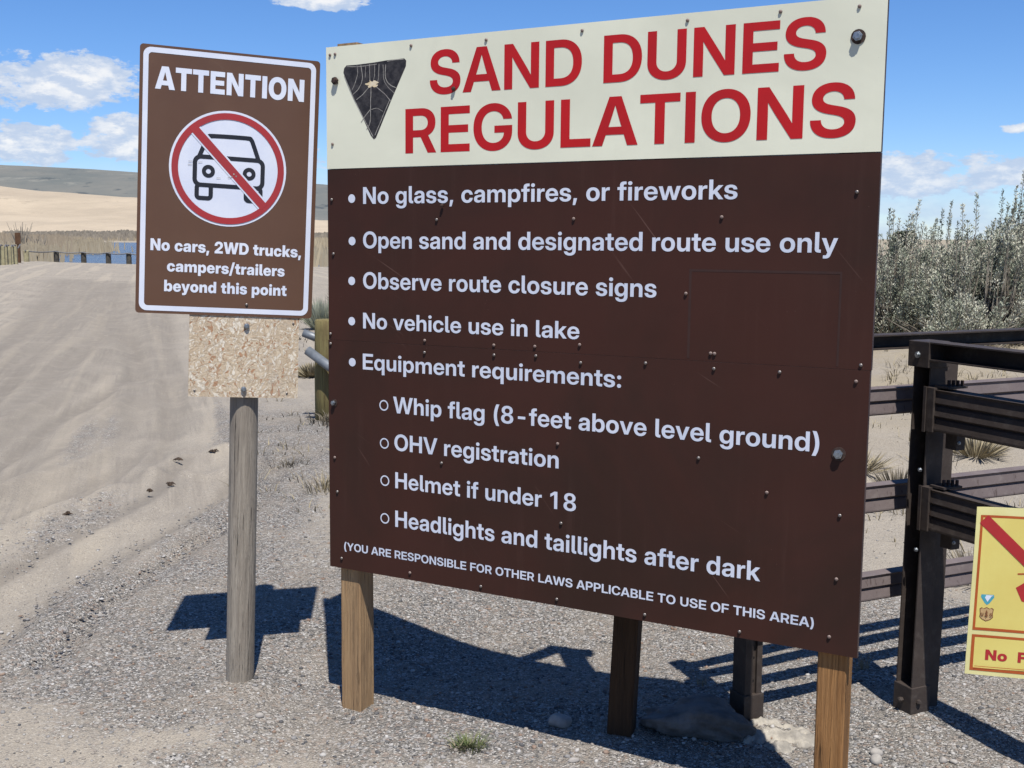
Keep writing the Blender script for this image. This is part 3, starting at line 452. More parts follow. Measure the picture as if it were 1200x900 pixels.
GLYPHS_HEAVY = """
 |550|
,|550|49,-333 113,266 465,266 310,-333
/|798|800,1560 320,-224 -2,-224 478,1560
2|1320|102,0 102,277 659,732 706,771c 799,853c 861,955c 861,1020 861,1077c 812,1162c 724,1209c 664,1209 600,1209c 503,1151c 450,1038c 450,957 89,957 89,1129c 229,1379c 487,1514c 665,1514 828,1514c 1081,1400c 1226,1188c 1226,1041 1226,932c 1142,758c 992,604c 892,521 635,308 635,306 1230,306 1230,0
A|1543|2,0 507,1490 1033,1490 1541,0 1100,0 919,609 867,787c 767,1141c 718,1338 825,1338 774,1141c 672,787c 619,609 431,0;366,262 366,566 1178,566 1178,262
D|1452|657,0 254,0 254,326 638,326 765,326c 930,419c 1010,605c 1010,744 1010,886c 928,1071c 760,1164c 629,1164 247,1164 247,1490 653,1490 882,1490c 1221,1307c 1407,972c 1407,744 1407,518c 1223,184c 887,0c;480,1490 480,0 87,0 87,1490
E|1284|87,0 87,1490 1223,1490 1223,1156 480,1156 480,907 1166,907 1166,584 480,584 480,334 1223,334 1223,0
F|1229|87,0 87,1490 1188,1490 1188,1156 480,1156 480,871 1146,871 1146,550 480,550 480,0
I|565|85,0 85,1490 480,1490 480,0
N|1506|87,0 87,1490 490,1490 877,868 900,831c 972,702c 1052,555c 1087,490 1040,382 1035,460c 1029,661c 1027,848c 1027,904 1027,1490 1420,1490 1420,0 1017,0 658,575 628,622c 541,772c 440,958c 388,1056 464,1082 472,976c 479,776c 480,619c 480,575 480,0
O|1529|764,-24 562,-24c 235,156c 45,499c 45,744 45,991c 235,1335c 562,1514c 764,1514 967,1514c 1293,1335c 1484,991c 1484,744 1484,498c 1293,155c 967,-24c;764,318 866,318c 1010,419c 1087,610c 1087,744 1087,879c 1010,1071c 866,1172c 764,1172 664,1172c 519,1071c 442,879c 442,744 442,610c 519,419c 664,318c
S|1389|698,-24 495,-24c 212,96c 65,329c 65,494 438,494 441,430c 506,338c 623,288c 702,288 773,288c 877,324c 935,389c 935,432 935,470c 882,528c 772,571c 686,588 536,617 319,659c 94,878c 94,1043 94,1184c 245,1395c 515,1514c 693,1514 876,1514c 1141,1396c 1287,1176c 1292,1021 929,1021 922,1105c 799,1202c 700,1202 638,1202c 543,1166c 488,1103c 488,1062 488,1024c 536,970c 638,930c 718,915 843,891 969,867c 1151,793c 1268,687c 1324,549c 1324,461 1324,307c 1176,90c 896,-24c
T|1335|41,1156 41,1490 1294,1490 1294,1156 864,1156 864,0 471,0 471,1156
U|1444|722,-24 529,-24c 243,113c 86,362c 86,528 86,1490 468,1490 468,560 468,487c 534,374c 647,309c 722,309 797,309c 911,373c 975,486c 975,560 975,1490 1358,1490 1358,528 1358,361c 1201,113c 915,-24c
W|2107|398,0 2,1490 428,1490 559,878 581,773c 621,561c 659,350c 677,244 588,244 608,350c 649,561c 693,773c 718,878 861,1490 1246,1490 1389,878 1413,773c 1457,561c 1498,350c 1519,244 1429,244 1447,350c 1485,561c 1525,773c 1547,878 1679,1490 2105,1490 1709,0 1275,0 1097,714 1078,796c 1033,1025c 996,1186 1110,1186 1074,1025c 1030,796c 1009,714 831,0
a|1181|414,-19 308,-19c 145,50c 53,188c 53,293 53,382c 116,504c 228,582c 376,622c 460,629 554,636c 667,656c 717,692c 717,722 717,726 717,753c 685,792c 627,814c 586,814 544,814c 482,789c 446,742c 442,709 95,709 103,827c 222,993c 442,1080c 601,1080 720,1080c 903,1031c 1028,935c 1091,797c 1091,708 1091,0 723,0 723,148 719,148 685,88c 597,14c 484,-19c;533,221 582,221c 668,258c 721,327c 721,376 721,465 706,460c 671,449c 630,440c 579,430c 550,425 507,418c 443,389c 408,344c 408,314 408,285c 440,243c 496,221c
b|1268|764,-24 694,-24c 577,18c 490,102c 465,164 464,164 464,0 90,0 90,1490 468,1490 468,916 469,916 503,973c 589,1044c 699,1080c 767,1080 901,1080c 1104,940c 1220,692c 1220,530 1220,362c 1107,114c 903,-24c;654,275 712,275c 794,337c 838,451c 838,530 838,608c 794,721c 712,783c 654,783 595,783c 505,720c 454,607c 454,530 454,452c 505,338c 595,275c
c|1182|605,-24 439,-24c 188,114c 48,363c 48,528 48,693c 188,942c 439,1080c 605,1080 719,1080c 910,1014c 1050,893c 1132,728c 1136,627 774,627 771,663c 746,721c 704,763c 647,785c 613,785 555,785c 474,723c 430,608c 430,528 430,448c 474,333c 556,271c 613,271 647,271c 704,294c 745,335c 770,395c 774,433 1136,433 1135,332c 1057,165c 915,43c 722,-24c
d|1268|505,-24 367,-24c 162,114c 48,362c 48,530 48,692c 164,940c 369,1080c 501,1080 570,1080c 680,1044c 766,973c 799,916 801,916 801,1490 1178,1490 1178,0 805,0 805,164 803,164 778,102c 691,18c 575,-24c;615,275 674,275c 764,338c 815,452c 815,530 815,607c 764,720c 674,783c 615,783 557,783c 474,721c 430,608c 430,530 430,451c 474,337c 557,275c
e|1185|603,-24 440,-24c 189,117c 48,367c 48,528 48,690c 189,939c 434,1080c 594,1080 715,1080c 915,1001c 1061,856c 1140,657c 1140,538 1140,437 164,437 164,653 967,653 793,613 793,674c 748,761c 664,807c 604,807 545,807c 461,761c 415,674c 415,613 415,446 415,383c 463,291c 554,242c 617,242 663,242c 737,266c 787,312c 799,342 1135,342 1116,235c 966,70c 739,-24c
h|1252|468,566 468,0 90,0 90,1490 468,1490 468,768 411,768 461,907c 646,1080c 803,1080 920,1080c 1080,979c 1162,793c 1162,665 1162,0 784,0 784,583 784,668c 703,759c 627,759 577,759c 506,717c 468,631c
i|558|90,0 90,1056 468,1056 468,0;278,1139 188,1139c 74,1244c 74,1324 74,1405c 188,1508c 277,1508 367,1508c 482,1405c 482,1324 482,1243c 367,1139c
k|1186|429,253 429,699 472,699 761,1056 1191,1056 736,504 634,504;90,0 90,1490 468,1490 468,0;774,0 505,420 749,685 1205,0
l|618|479,0 275,0c 90,149c 90,318 90,1490 468,1490 468,354 468,316c 506,280c 545,280 556,280c 579,280c 589,280 589,0 561,0c 507,0c
m|1872|90,0 90,1056 453,1056 453,804 437,804 463,899c 565,1021c 702,1080c 778,1080 896,1080c 1078,941c 1096,804 1067,804 1085,895c 1190,1017c 1340,1080c 1424,1080 1529,1080c 1691,988c 1782,820c 1782,705 1782,0 1404,0 1404,614 1404,691c 1324,777c 1259,777 1216,777c 1152,737c 1116,663c 1116,612 1116,0 756,0 756,616 756,690c 678,777c 612,777 570,777c 505,737c 468,662c 468,610 468,0
n|1252|468,566 468,0 90,0 90,1056 463,1056 463,768 411,768 461,907c 646,1080c 803,1080 920,1080c 1080,979c 1162,793c 1162,665 1162,0 784,0 784,583 784,668c 703,759c 627,759 577,759c 506,717c 468,631c
o|1232|616,-24 448,-24c 191,112c 48,360c 48,528 48,696c 191,943c 448,1080c 616,1080 786,1080c 1041,943c 1184,696c 1184,528 1184,360c 1041,112c 786,-24c;616,273 669,273c 753,331c 802,445c 802,528 802,612c 753,725c 669,783c 616,783 564,783c 479,725c 430,612c 430,528 430,445c 479,331c 564,273c
p|1268|90,-418 90,1056 464,1056 464,922 468,922 500,974c 587,1044c 699,1080c 767,1080 901,1080c 1104,940c 1220,692c 1220,530 1220,362c 1107,114c 903,-24c 764,-24 694,-24c 581,18c 497,98c 472,156 468,156 468,-418;654,275 712,275c 794,337c 838,451c 838,530 838,608c 794,721c 712,783c 654,783 595,783c 505,720c 454,607c 454,530 454,452c 505,338c 595,275c
r|834|90,0 90,1056 456,1056 456,866 458,866 487,971c 610,1058c 718,1058 746,1058c 792,1057c 815,1057 815,751 795,752c 711,753c 673,753 611,753c 519,697c 468,593c 468,520 468,0
s|1127|575,-27 423,-27c 189,64c 50,231c 40,342 412,342 419,291c 501,228c 570,228 633,228c 704,270c 704,305 704,334c 644,372c 582,382 387,415 229,442c 64,601c 64,728 64,835c 181,992c 401,1077c 554,1077 710,1077c 933,987c 1057,822c 1060,708 715,708 714,758c 631,825c 569,825 507,825c 440,780c 440,748 440,719c 495,681c 544,672 765,633 930,605c 1088,465c 1088,347 1088,236c 960,68c 729,-27c
t|835|794,1056 794,767 20,767 20,1056;198,1344 576,1344 576,374 576,325c 615,289c 671,289 697,289c 777,289c 794,289 794,0 767,0c 648,0c 584,0 383,0c 198,148c 198,309
u|1252|449,-24 333,-24c 172,77c 90,263c 90,391 90,1056 468,1056 468,473 468,389c 550,297c 625,297 675,297c 746,339c 784,425c 784,490 784,1056 1162,1056 1162,0 789,0 789,288 841,288 791,149c 606,-24c
w|1768|324,0 -1,1056 396,1056 468,751 496,633c 547,378c 572,253 522,253 551,378c 610,633c 640,751 719,1056 1049,1056 1128,751 1158,633c 1217,378c 1246,253 1197,253 1222,378c 1270,632c 1295,751 1365,1056 1769,1056 1444,0 1055,0 943,379 927,434c 897,548c 868,666c 853,725 915,725 900,666c 871,548c 841,434c 825,379 713,0
y|1193|128,-418 128,-129 282,-129 319,-129c 359,-110c 383,-66c 395,-28 405,1 -1,1056 393,1056 535,593 567,489c 624,278c 651,173 543,173 569,278c 625,490c 657,593 804,1056 1193,1056 743,-140 706,-240c 610,-362c 476,-418c 384,-418 321,-418c 190,-418c
"""

# ------------------------------------------------------------ terrain
TRACKS = [  # centre lines of wheel ruts in drifted sand, metres (x, y), half width
    ([(-14.5, 43.6), (-8.28, 24.81), (-5.54, 17.31), (-4.16, 13.26), (-3.33, 10.73), (-2.93, 9.19), (-2.82, 7.96), (-2.93, 7.17), (-3.03, 6.67), (-3.1, 6.0)], 0.20),
    ([(-13.0, 36.6), (-5.39, 16.07), (-4.55, 13.25), (-4.32, 11.54), (-4.14, 10.22), (-3.75, 8.3), (-3.5, 6.56)], 0.22),
    ([(-2.16, 8.49), (-2.02, 7.24), (-2.08, 6.54), (-2.17, 5.95), (-2.23, 5.42), (-2.29, 4.98), (-2.31, 4.35)], 0.16),
    ([(-17.3, 43.3), (-11.48, 27.67), (-8.66, 19.41), (-7.23, 14.93), (-6, 11)], 0.3),
    ([(-15.8, 43.5), (-8.78, 22.31), (-5.9, 13.2), (-4.83, 9.75)], 0.22),
    ([(-13.5, 39.8), (-9.2, 26), (-6.8, 18), (-5.4, 13.0)], 0.22),
    ([(-9.5, 33), (-5.51, 18.75), (-3.82, 13.27), (-2.67, 9.39), (-2.35, 8.1)], 0.18)]
def seg_dist(x, y, pts):
    d = np.full(np.shape(x), 1e9)
    for (a, b), (c, e) in zip(pts, pts[1:]):
        L2 = (c-a)**2+(e-b)**2+1e-9; tt = np.clip(((x-a)*(c-a)+(y-b)*(e-b))/L2, 0, 1)
        d = np.minimum(d, np.hypot(x-a-tt*(c-a), y-b-tt*(e-b)))
    return d
def smooth_path(pts, n=6):
    out = []
    P = [np.array(p, float) for p in pts]; P = [2*P[0]-P[1]]+P+[2*P[-1]-P[-2]]
    for i in range(1, len(P)-2):
        for k in range(n):
            s = k/n; a, b, c, d = P[i-1:i+3]
            out.append(tuple(0.5*((2*b)+(-a+c)*s+(2*a-5*b+4*c-d)*s*s+(-a+3*b-3*c+d)*s**3)))
    out.append(tuple(P[-2])); return out
TR = [(smooth_path(p), w) for p, w in TRACKS]
def between(p, r, f):
    n = 26; A = np.array(smooth_path(p, 8)); B = np.array(smooth_path(r, 8))
    A = A[np.linspace(0, len(A)-1, n).astype(int)]; B = B[np.linspace(0, len(B)-1, n).astype(int)]; return [tuple(v) for v in A*(1-f)+B*f]
FAN = [TRACKS[3][0], TRACKS[4][0], TRACKS[5][0], TRACKS[1][0], TRACKS[0][0]]
RUTS = []      # single narrow wheel lines, (points, half width, depth)
_rr = random.Random(5)
for i in range(4):
    for k in range(5): RUTS.append((between(FAN[i], FAN[i+1], (k+_rr.uniform(.1, .9))/5), _rr.uniform(.05, .12), _rr.uniform(.5, 1)))
for k in range(3): RUTS.append((between(TRACKS[0][0], TRACKS[6][0], .25+.25*k), .06, .7))
RUTS += [(smooth_path([(p[0]+d, p[1]) for p in TRACKS[2][0]], 3), .045, .8) for d in (-.25, .2, .45)]
def rut_field(x, y):
    out = np.zeros(x.shape); m_ = (x < -.4) & (y > 3.5) & (y < 46) & (x > -24); xs, ys = x[m_], y[m_]; acc = np.zeros(xs.shape)
    wob = 0.16*fbm(xs*.5, ys*.25, 3, 300)
    for i, (p, w, dp) in enumerate(RUTS):
        acc = np.maximum(acc, dp*np.exp(-(seg_dist(xs+wob, ys, p)/(w*(1+.05*ys)))**2)*(0.55+0.9*np.clip(.5+fbm(xs*.3+i, ys*.12, 2, 310+i), 0, 1)))
    out[m_] = np.clip(acc, 0, 1); return out
LAKE_Z = -1.2
def ground_z(x, y, fine=True):
    x = np.asarray(x, float); y = np.asarray(y, float)
    r = np.hypot(x, y)
    z = -0.1 + 0.0*x
    z = z + 0.07*S(-0.1, -0.8, x)*S(4.15, 5.0, y)*(1-S(12, 20, y))
    z = z + 0.04*S(-0.65, -1.0, x)*S(3.2, 3.8, y)*(1-S(4.2, 4.9, y))
    z = z - 0.075*np.exp(-(((x-0.25)/0.75)**2+((y-4.75)/0.45)**2))
    z = z + (0.42*S(6.0, 12.5, y))*S(-0.2, 1.6, x-0.14*y)*(1-S(60, 200, y))    # sandy bank behind the steel fence
    z = z + 0.30*S(-9, -20, x+0.12*y)*S(6, 25, y)*(1-S(60, 90, y))
    z = z + 0.10*fbm(x*0.35, y*0.35, 3, 5)*S(3, 9, y) + 0.5*fbm(x*0.03, y*0.03, 3, 9)*S(20, 60, r)*(1-S(60, 75, y))
    for px_, py_, pr_ in ((-.98, 4.15, .11), (-.545, 4.02, .11), (.365, 3.80, .11), (.84, 3.93, .10), (1.45, 3.98, .11)):
        z = z + 0.016*np.exp(-(((x-px_)**2+(y-py_)**2)/pr_**2))
    # the land falls to the lake beyond the crest on the left, the right stays land
    left = 1-S(-8, 14, x-0.02*y)
    drop = S(66, 108, y)*left
    z = z*(1-drop)+drop*(-3.2)
    far_ = S(480, 540, y)
    prom = S(-0.375, -0.42, x/np.maximum(y, 1)+0.03*fbm(x*.02, y*.02, 3, 3))*S(150, 190, y)   # reedy spit on the far left
    z = np.where(drop > 0.5, z+prom*2.35, z)
    right_bank = S(-0.262, -0.232, x/np.maximum(y, 1)+0.02*fbm(x*.03, y*.02, 3, 6))*S(115, 150, y); z = np.where(drop > 0.5, z+right_bank*(1-prom)*2.5*(1-far_), z)
    near_shore = S(-0.30, -0.42, x/np.maximum(y, 1))*S(100, 130, y)*(1-S(150, 190, y)); z = z+near_shore*0.0
    far = S(480, 540, y+30*fbm(x*.01, y*.01, 3, 2)); z = np.where(drop > 0.5, z+(1-prom)*far*2.6+prom*far*0.4, z)
    z = z+1.5*S(560, 800, y)
    if fine:
        k = 1-S(30, 60, r)
        z = z + k*(0.016*fbm(x*2.2, y*2.2, 4, 21) + 0.007*fbm(x*14, y*14, 3, 31)) + 0.12*fbm(x*0.6, y*0.6, 3, 51)*S(5.5, 9, y)*S(-0.2, 1.2, x-0.14*y)*k
        for i, (pts, w) in enumerate(TR):
            d = seg_dist(x+0.10*fbm(x*1.1, y*1.1, 3, 60+i), y, pts)/(w*(1+0.02*y)); rr = np.exp(-(d*1.1)**2)
            lug = 0.5+0.5*np.sin(y*(9.0 if i < 4 else 11.0)+3*d)
            z = z + k*(-0.034*rr*(0.85+0.15*lug)+0.030*np.exp(-((d-1.4)*2.4)**2))
        # long shallow ripples raked by tyres across the sand road
        uu = (x+0.31*y)
        z = z + k*S(-1.6, -2.6, x)*S(5, 9, y)*0.026*np.sin(uu*4.2+9*fbm(uu*.5, y*.07, 3, 77))*(0.6+1.2*fbm(x*.5, y*.12, 3, 78))*(1-S(18, 45, y)*.3)
    return z
def sand_mask(x, y):
    x = np.asarray(x, float); y = np.asarray(y, float)
    s = 0.14+0.55*fbm(x*0.9, y*0.55, 4, 91)
    s = s + (0.42+1.1*fbm(x*2.2, y*3.0, 4, 93))*(1-S(3.2, 3.95, y+0.25*x+0.6*fbm(x*1.6, y*2.2, 4, 92)))       # sandy foreground
    s = s + 0.75*S(9.5, 14, y-0.15*x)*S(0.4, -0.8, x+1.2) + 0.5*S(-0.35, -1.2, x+0.25*y-0.6)*S(10, 13, y)
    u_ = x+0.31*y; st = fbm(u_*1.7, y*.07, 4, 95)+0.5*fbm(u_*6, y*.2, 3, 96); s = s + (0.05+1.9*st)*S(-.9, -1.7, x+.08*y)*S(4.6, 6.5, y)*(1-S(14, 22, y))
    s = s + 0.5*S(5.0, 6.4, y)*S(-1.5, -1.0, x)*(1-S(8, 9, y))
    s = s + 0.75*S(5.6, 7.2, y+0.5*x)*S(-1.3, -0.8, x)*0.9                          # drift behind the signs
    s = s + 0.8*S(6.2, 8, y)*S(0.5, 1.5, x)
    for i, (pts, w) in enumerate(TR):
        d = seg_dist(x+0.12*fbm(x*1.1, y*1.1, 3, 60+i), y, pts)/(w*(1+0.02*y)); s = s+0.95*np.exp(-(d*0.9)**2)
    s = np.where(y > 16, np.maximum(s, 0.8), s)
    return np.clip(s, 0, 1)
def gz(x, y): return float(ground_z(np.array([x]), np.array([y]))[0])

def axis(lo_far, lo, hi, hi_far, step, g):
    mid = list(np.arange(lo, hi, step)); a = []; p = lo; s = step
    while p > lo_far: s *= g; p -= s; a.append(p)
    b = []; p = mid[-1]; s = step
    while p < hi_far: s *= g; p += s; b.append(p)
    return np.array(a[::-1]+mid+b)
gx = axis(-9000, -6.0, 3.0, 9000, 0.02, 1.03); gy = axis(-6000, 2.6, 6.6, 12000, 0.018, 1.022)
GX, GY = np.meshgrid(gx, gy)
GZ = ground_z(GX, GY)
RF = rut_field(GX, GY); GZ = GZ-0.036*RF*(1-S(20, 46, GY)*.3)+0.012*np.roll(RF, 6, axis=1)
def grid_mesh(name, GX, GY, GZ, material, attrs=None):
    h, w = GX.shape; me = bpy.data.meshes.new(name)
    v = np.stack([GX, GY, GZ], -1).reshape(-1, 3).astype(np.float32)
    idx = np.arange(h*w).reshape(h, w); f = np.stack([idx[:-1, :-1], idx[:-1, 1:], idx[1:, 1:], idx[1:, :-1]], -1).reshape(-1, 4)
    me.vertices.add(len(v)); me.vertices.foreach_set('co', v.ravel()); me.loops.add(f.size); me.loops.foreach_set('vertex_index', f.ravel().astype(np.int32))
    me.polygons.add(len(f)); me.polygons.foreach_set('loop_start', (np.arange(len(f))*4).astype(np.int32)); me.polygons.foreach_set('use_smooth', np.ones(len(f), bool))
    me.update(calc_edges=True)
    for k, a in (attrs or {}).items():
        at = me.attributes.new(k, 'FLOAT', 'POINT'); at.data.foreach_set('value', a.ravel().astype(np.float32))
    me.materials.append(material); return link(bpy.data.objects.new(name, me))
brushy = S(-0.3, 0.8, GX-0.14*GY)*S(7, 11, GY)*0.8 + 0.7*S(150, 200, GY)
gr_o = grid_mesh('ground', GX, GY, GZ, M['ground'], {'sand': sand_mask(GX, GY), 'brushy': np.clip(brushy, 0, 1), 'rut': RF, 'road': S(-.6, -1.6, GX+.1*GY)*S(4.5, 6.5, GY)*(1-S(75, 90, GY))}); tag(gr_o, kind='structure')
lk = MB().add([(-2500, 60, LAKE_Z), (300, 60, LAKE_Z), (300, 1500, LAKE_Z), (-2500, 1500, LAKE_Z)], [(0, 1, 2, 3)]).build('lake', M['water']); tag(lk, kind='structure')

def far_sheet(name, y0, y1, ny, prof, material, x0=-2600, x1=2600, nx=260):
    xs = np.linspace(x0, x1, nx); ys = np.linspace(y0, y1, ny); A, B = np.meshgrid(xs, ys)
    return tag(grid_mesh(name, A, B, prof(A, B), material), kind='structure')
def dune_prof(x, y):
    a = x/900.0                                         # the ridge falls gently to the right
    crest = 30 + 16*S(-0.33, -0.60, a) - 13*S(-0.34, -0.15, a) - 75*S(-0.05, 0.20, a) + 3*np.sin(x*0.011)+16*fbm(x*.006, y*.006, 5, 4)
    return -4 + (crest+4)*S(600, 1000, y+60*fbm(x*.006, y*.003, 3, 8))*(1-0.5*S(1040, 1500, y)) + 9*fbm(x*.012, y*.02, 5, 14)*S(620, 700, y)
far_sheet('sand_dune', 585, 1500, 90, dune_prof, M['dune'])
def hill_prof(x, y):
    a = x/y
    h = 252 - 170*(a+0.44)*1.35 - 170*S(-0.05, 0.22, a) + 22*fbm(x*.0006, y*.0006, 4, 40)
    h = np.maximum(h, -20+25*fbm(x*.001, y*.001, 3, 41))
    return -10 + h*S(2000, 4000, y)*(1-0.2*S(4200, 7000, y)) + 14*fbm(x*.003, y*.003, 5, 42)*S(2100, 3000, y)
far_sheet('hill', 1900, 7000, 110, hill_prof, M['hill'], -6500, 6500, 300)

# ------------------------------------------------------------ signs: lettering
def parse(s):
    out = {}
    for ln in s.strip('\n').split('\n'):
        ch, a, cs = ln[0], *ln[2:].split('|', 1)
        conts = []
        for c in cs.split(';'):
            if not c.strip(): continue
            pts = []
            for w in c.split():
                on = not w.endswith('c'); x, y = w.rstrip('c').split(','); pts.append((int(x)/2048, int(y)/2048, on))
            n = len(pts); full = []
            for i in range(n):
                p, r = pts[i], pts[(i+1) % n]; full.append(p)
                if not p[2] and not r[2]: full.append(((p[0]+r[0])/2, (p[1]+r[1])/2, True))
            while not full[0][2]: full = full[1:]+full[:1]
            poly = []; i = 0; n = len(full)
            while i < n:
                p = full[i]
                if p[2]: poly.append(p[:2]); i += 1
                else:
                    a0 = full[i-1]; b0 = full[(i+1) % n]
                    for k in range(1, 5):
                        s_ = k/5; poly.append(tuple((1-s_)**2*a0[j]+2*s_*(1-s_)*p[j]+s_*s_*b0[j] for j in (0, 1)))
                    i += 1
            conts.append(poly)
        out[ch] = (int(a)/2048, conts)
    return out
FB, FH = parse(GLYPHS_BOLD), parse(GLYPHS_HEAVY)
def area(p): return 0.5*sum(p[i][0]*p[(i+1) % len(p)][1]-p[(i+1) % len(p)][0]*p[i][1] for i in range(len(p)))
def inside(pt, poly):
    c = False; x, y = pt
    for i in range(len(poly)):
        (x1, y1), (x2, y2) = poly[i], poly[i-1]
        if (y1 > y) != (y2 > y) and x < (x2-x1)*(y-y1)/(y2-y1)+x1: c = not c
    return c
_SLABS = {}
def slabs(cs):
    """fill a glyph by the non-zero rule: cut it into thin trapezoids, so crossing outlines merge"""
    E = [(c[i], c[(i+1) % len(c)]) for c in cs for i in range(len(c)) if abs(c[i][1]-c[(i+1) % len(c)][1]) > 1e-7]
    ys = {round(p[1], 6) for e in E for p in e}
    for i in range(len(E)):
        (a, b) = E[i]
        for j in range(i):
            (c, d) = E[j]; den = (b[0]-a[0])*(d[1]-c[1])-(b[1]-a[1])*(d[0]-c[0])
            if abs(den) < 1e-12: continue
            t_ = ((c[0]-a[0])*(d[1]-c[1])-(c[1]-a[1])*(d[0]-c[0]))/den; u_ = ((c[0]-a[0])*(b[1]-a[1])-(c[1]-a[1])*(b[0]-a[0]))/den
            if 1e-6 < t_ < 1-1e-6 and 1e-6 < u_ < 1-1e-6: ys.add(round(a[1]+t_*(b[1]-a[1]), 6))
    ys = sorted(ys); out = []
    for y0, y1 in zip(ys, ys[1:]):
        if y1-y0 < 2e-6: continue
        ym = (y0+y1)/2; L = []
        for a, b in E:
            if min(a[1], b[1]) < ym < max(a[1], b[1]):
                f = lambda yy, a=a, b=b: a[0]+(b[0]-a[0])*(yy-a[1])/(b[1]-a[1])
                L.append((f(ym), f(y0), f(y1), 1 if b[1] > a[1] else -1))
        L.sort(); wn = 0
        for k in range(len(L)-1):
            wn += L[k][3]
            if wn: out.append([(L[k][1], y0), (L[k+1][1], y0), (L[k+1][2], y1), (L[k][2], y1)])
    return out
def text_mb(mb, s, font, u0, v0, u1, cap, y, mi=0, squeeze=0.0):
    """letters standing on the line v0 from u0 to u1 in the sign plane (x = along, z = up), front face at -y"""
    pen = 0; gl = []
    for ch in s:
        if ch == ' ': pen += 0.27; continue
        a, cs = font[ch]; gl.append((pen, cs)); pen += a-squeeze
    x0 = min(p+min(q[0] for c in cs for q in c) for p, cs in gl); x1 = max(p+max(q[0] for c in cs for q in c) for p, cs in gl)
    sx = (u1-u0)/(x1-x0); sy = cap/(1490/2048)
    for pen, cs in gl:
        key = id(cs)
        if key not in _SLABS: _SLABS[key] = (slabs(cs), cs)
        for q4 in _SLABS[key][0]:
            k = len(mb.v); mb.v += [((pen+px-x0)*sx+u0, y, py*sy+v0) for px, py in q4]
            mb.f.append((k, k+1, k+2, k+3)); mb.mi.append(mi)
    return mb
def rect(x0, z0, x1, z1): return [(x0, z0), (x1, z0), (x1, z1), (x0, z1)]
def rrect(x0, z0, x1, z1, r, n=6):
    out = []
    for cx, cz, a0 in ((x1-r, z1-r, 0), (x0+r, z1-r, 90), (x0+r, z0+r, 180), (x1-r, z0+r, 270)):
        for k in range(n+1): a = rad(a0+90*k/n); out.append((cx+r*math.cos(a), cz+r*math.sin(a)))
    return out
def circ(cx, cz, r, n=48, e=1.0): return [(cx+r*math.cos(2*math.pi*k/n), cz+r*e*math.sin(2*math.pi*k/n)) for k in range(n)]
def flat(mb, loops, y, mi=0):
    pts = [(p[0], y, p[1]) for lp in loops for p in lp]
    return mb.add(pts, tessellate_polygon([[Vector((p[0], p[1], 0)) for p in lp] for lp in loops]), mi)
def stroke(pts, w, closed=False):
    """mitred polygon round a polyline"""
    n = len(pts); P = [Vector(p) for p in pts]; L = []; R = []
    for i in range(n):
        a = P[i]-P[i-1] if (i or closed) else P[1]-P[0]; b = P[(i+1) % n]-P[i] if (i < n-1 or closed) else a
        a = a.normalized(); b = b.normalized(); na = Vector((-a.y, a.x)); nb = Vector((-b.y, b.x)); mt = (na+nb).normalized(); k = w/2/max(0.45, mt.dot(na))
        L.append(tuple(P[i]+mt*k)); R.append(tuple(P[i]-mt*k))
    return [L, R[::-1]] if closed else [L+R[::-1]]

def screw_mesh(r, h, m, seg=8):
    mb = MB(); vs = []
    for rr, y in ((r, 0), (r, -h*0.5), (r*0.6, -h)):
        vs += [(rr*math.cos(2*math.pi*k/seg), y, rr*math.sin(2*math.pi*k/seg)) for k in range(seg)]
    fs = [(i*seg+k, i*seg+(k+1) % seg, (i+1)*seg+(k+1) % seg, (i+1)*seg+k) for i in range(2) for k in range(seg)]+[tuple(2*seg+k for k in range(seg))]
    mb.add(vs, fs); return mb.mesh('screw', m, True)
SCREW = screw_mesh(0.0052, 0.004, M['screw']); SCREW_P = screw_mesh(0.0052, 0.004, M['screw_paint'])
def hexbolt(name, parent, loc, r=0.014, h=0.010, m=None, washer=None):
    mb = MB(); hexa = [(r*math.cos(rad(60*k+12)), r*math.sin(rad(60*k+12))) for k in range(6)]
    mb.prism(hexa, -h, 0.0, 'y'); hexb = [(p[0]*0.7, p[1]*0.7) for p in hexa]; mb.prism(hexb, -h-0.003, -h, 'y')
    o = mb.build(name, m or M['galv'], parent, bevel=0.0015); o.location = loc
    if washer:
        w = MB().prism(circ(0, 0, r*1.45, 16), 0.0, 0.0025, 'y').build('washer', washer, parent); w.location = (loc[0], loc[1]+0.0003, loc[2]); o.location.y = loc[1]
    return o

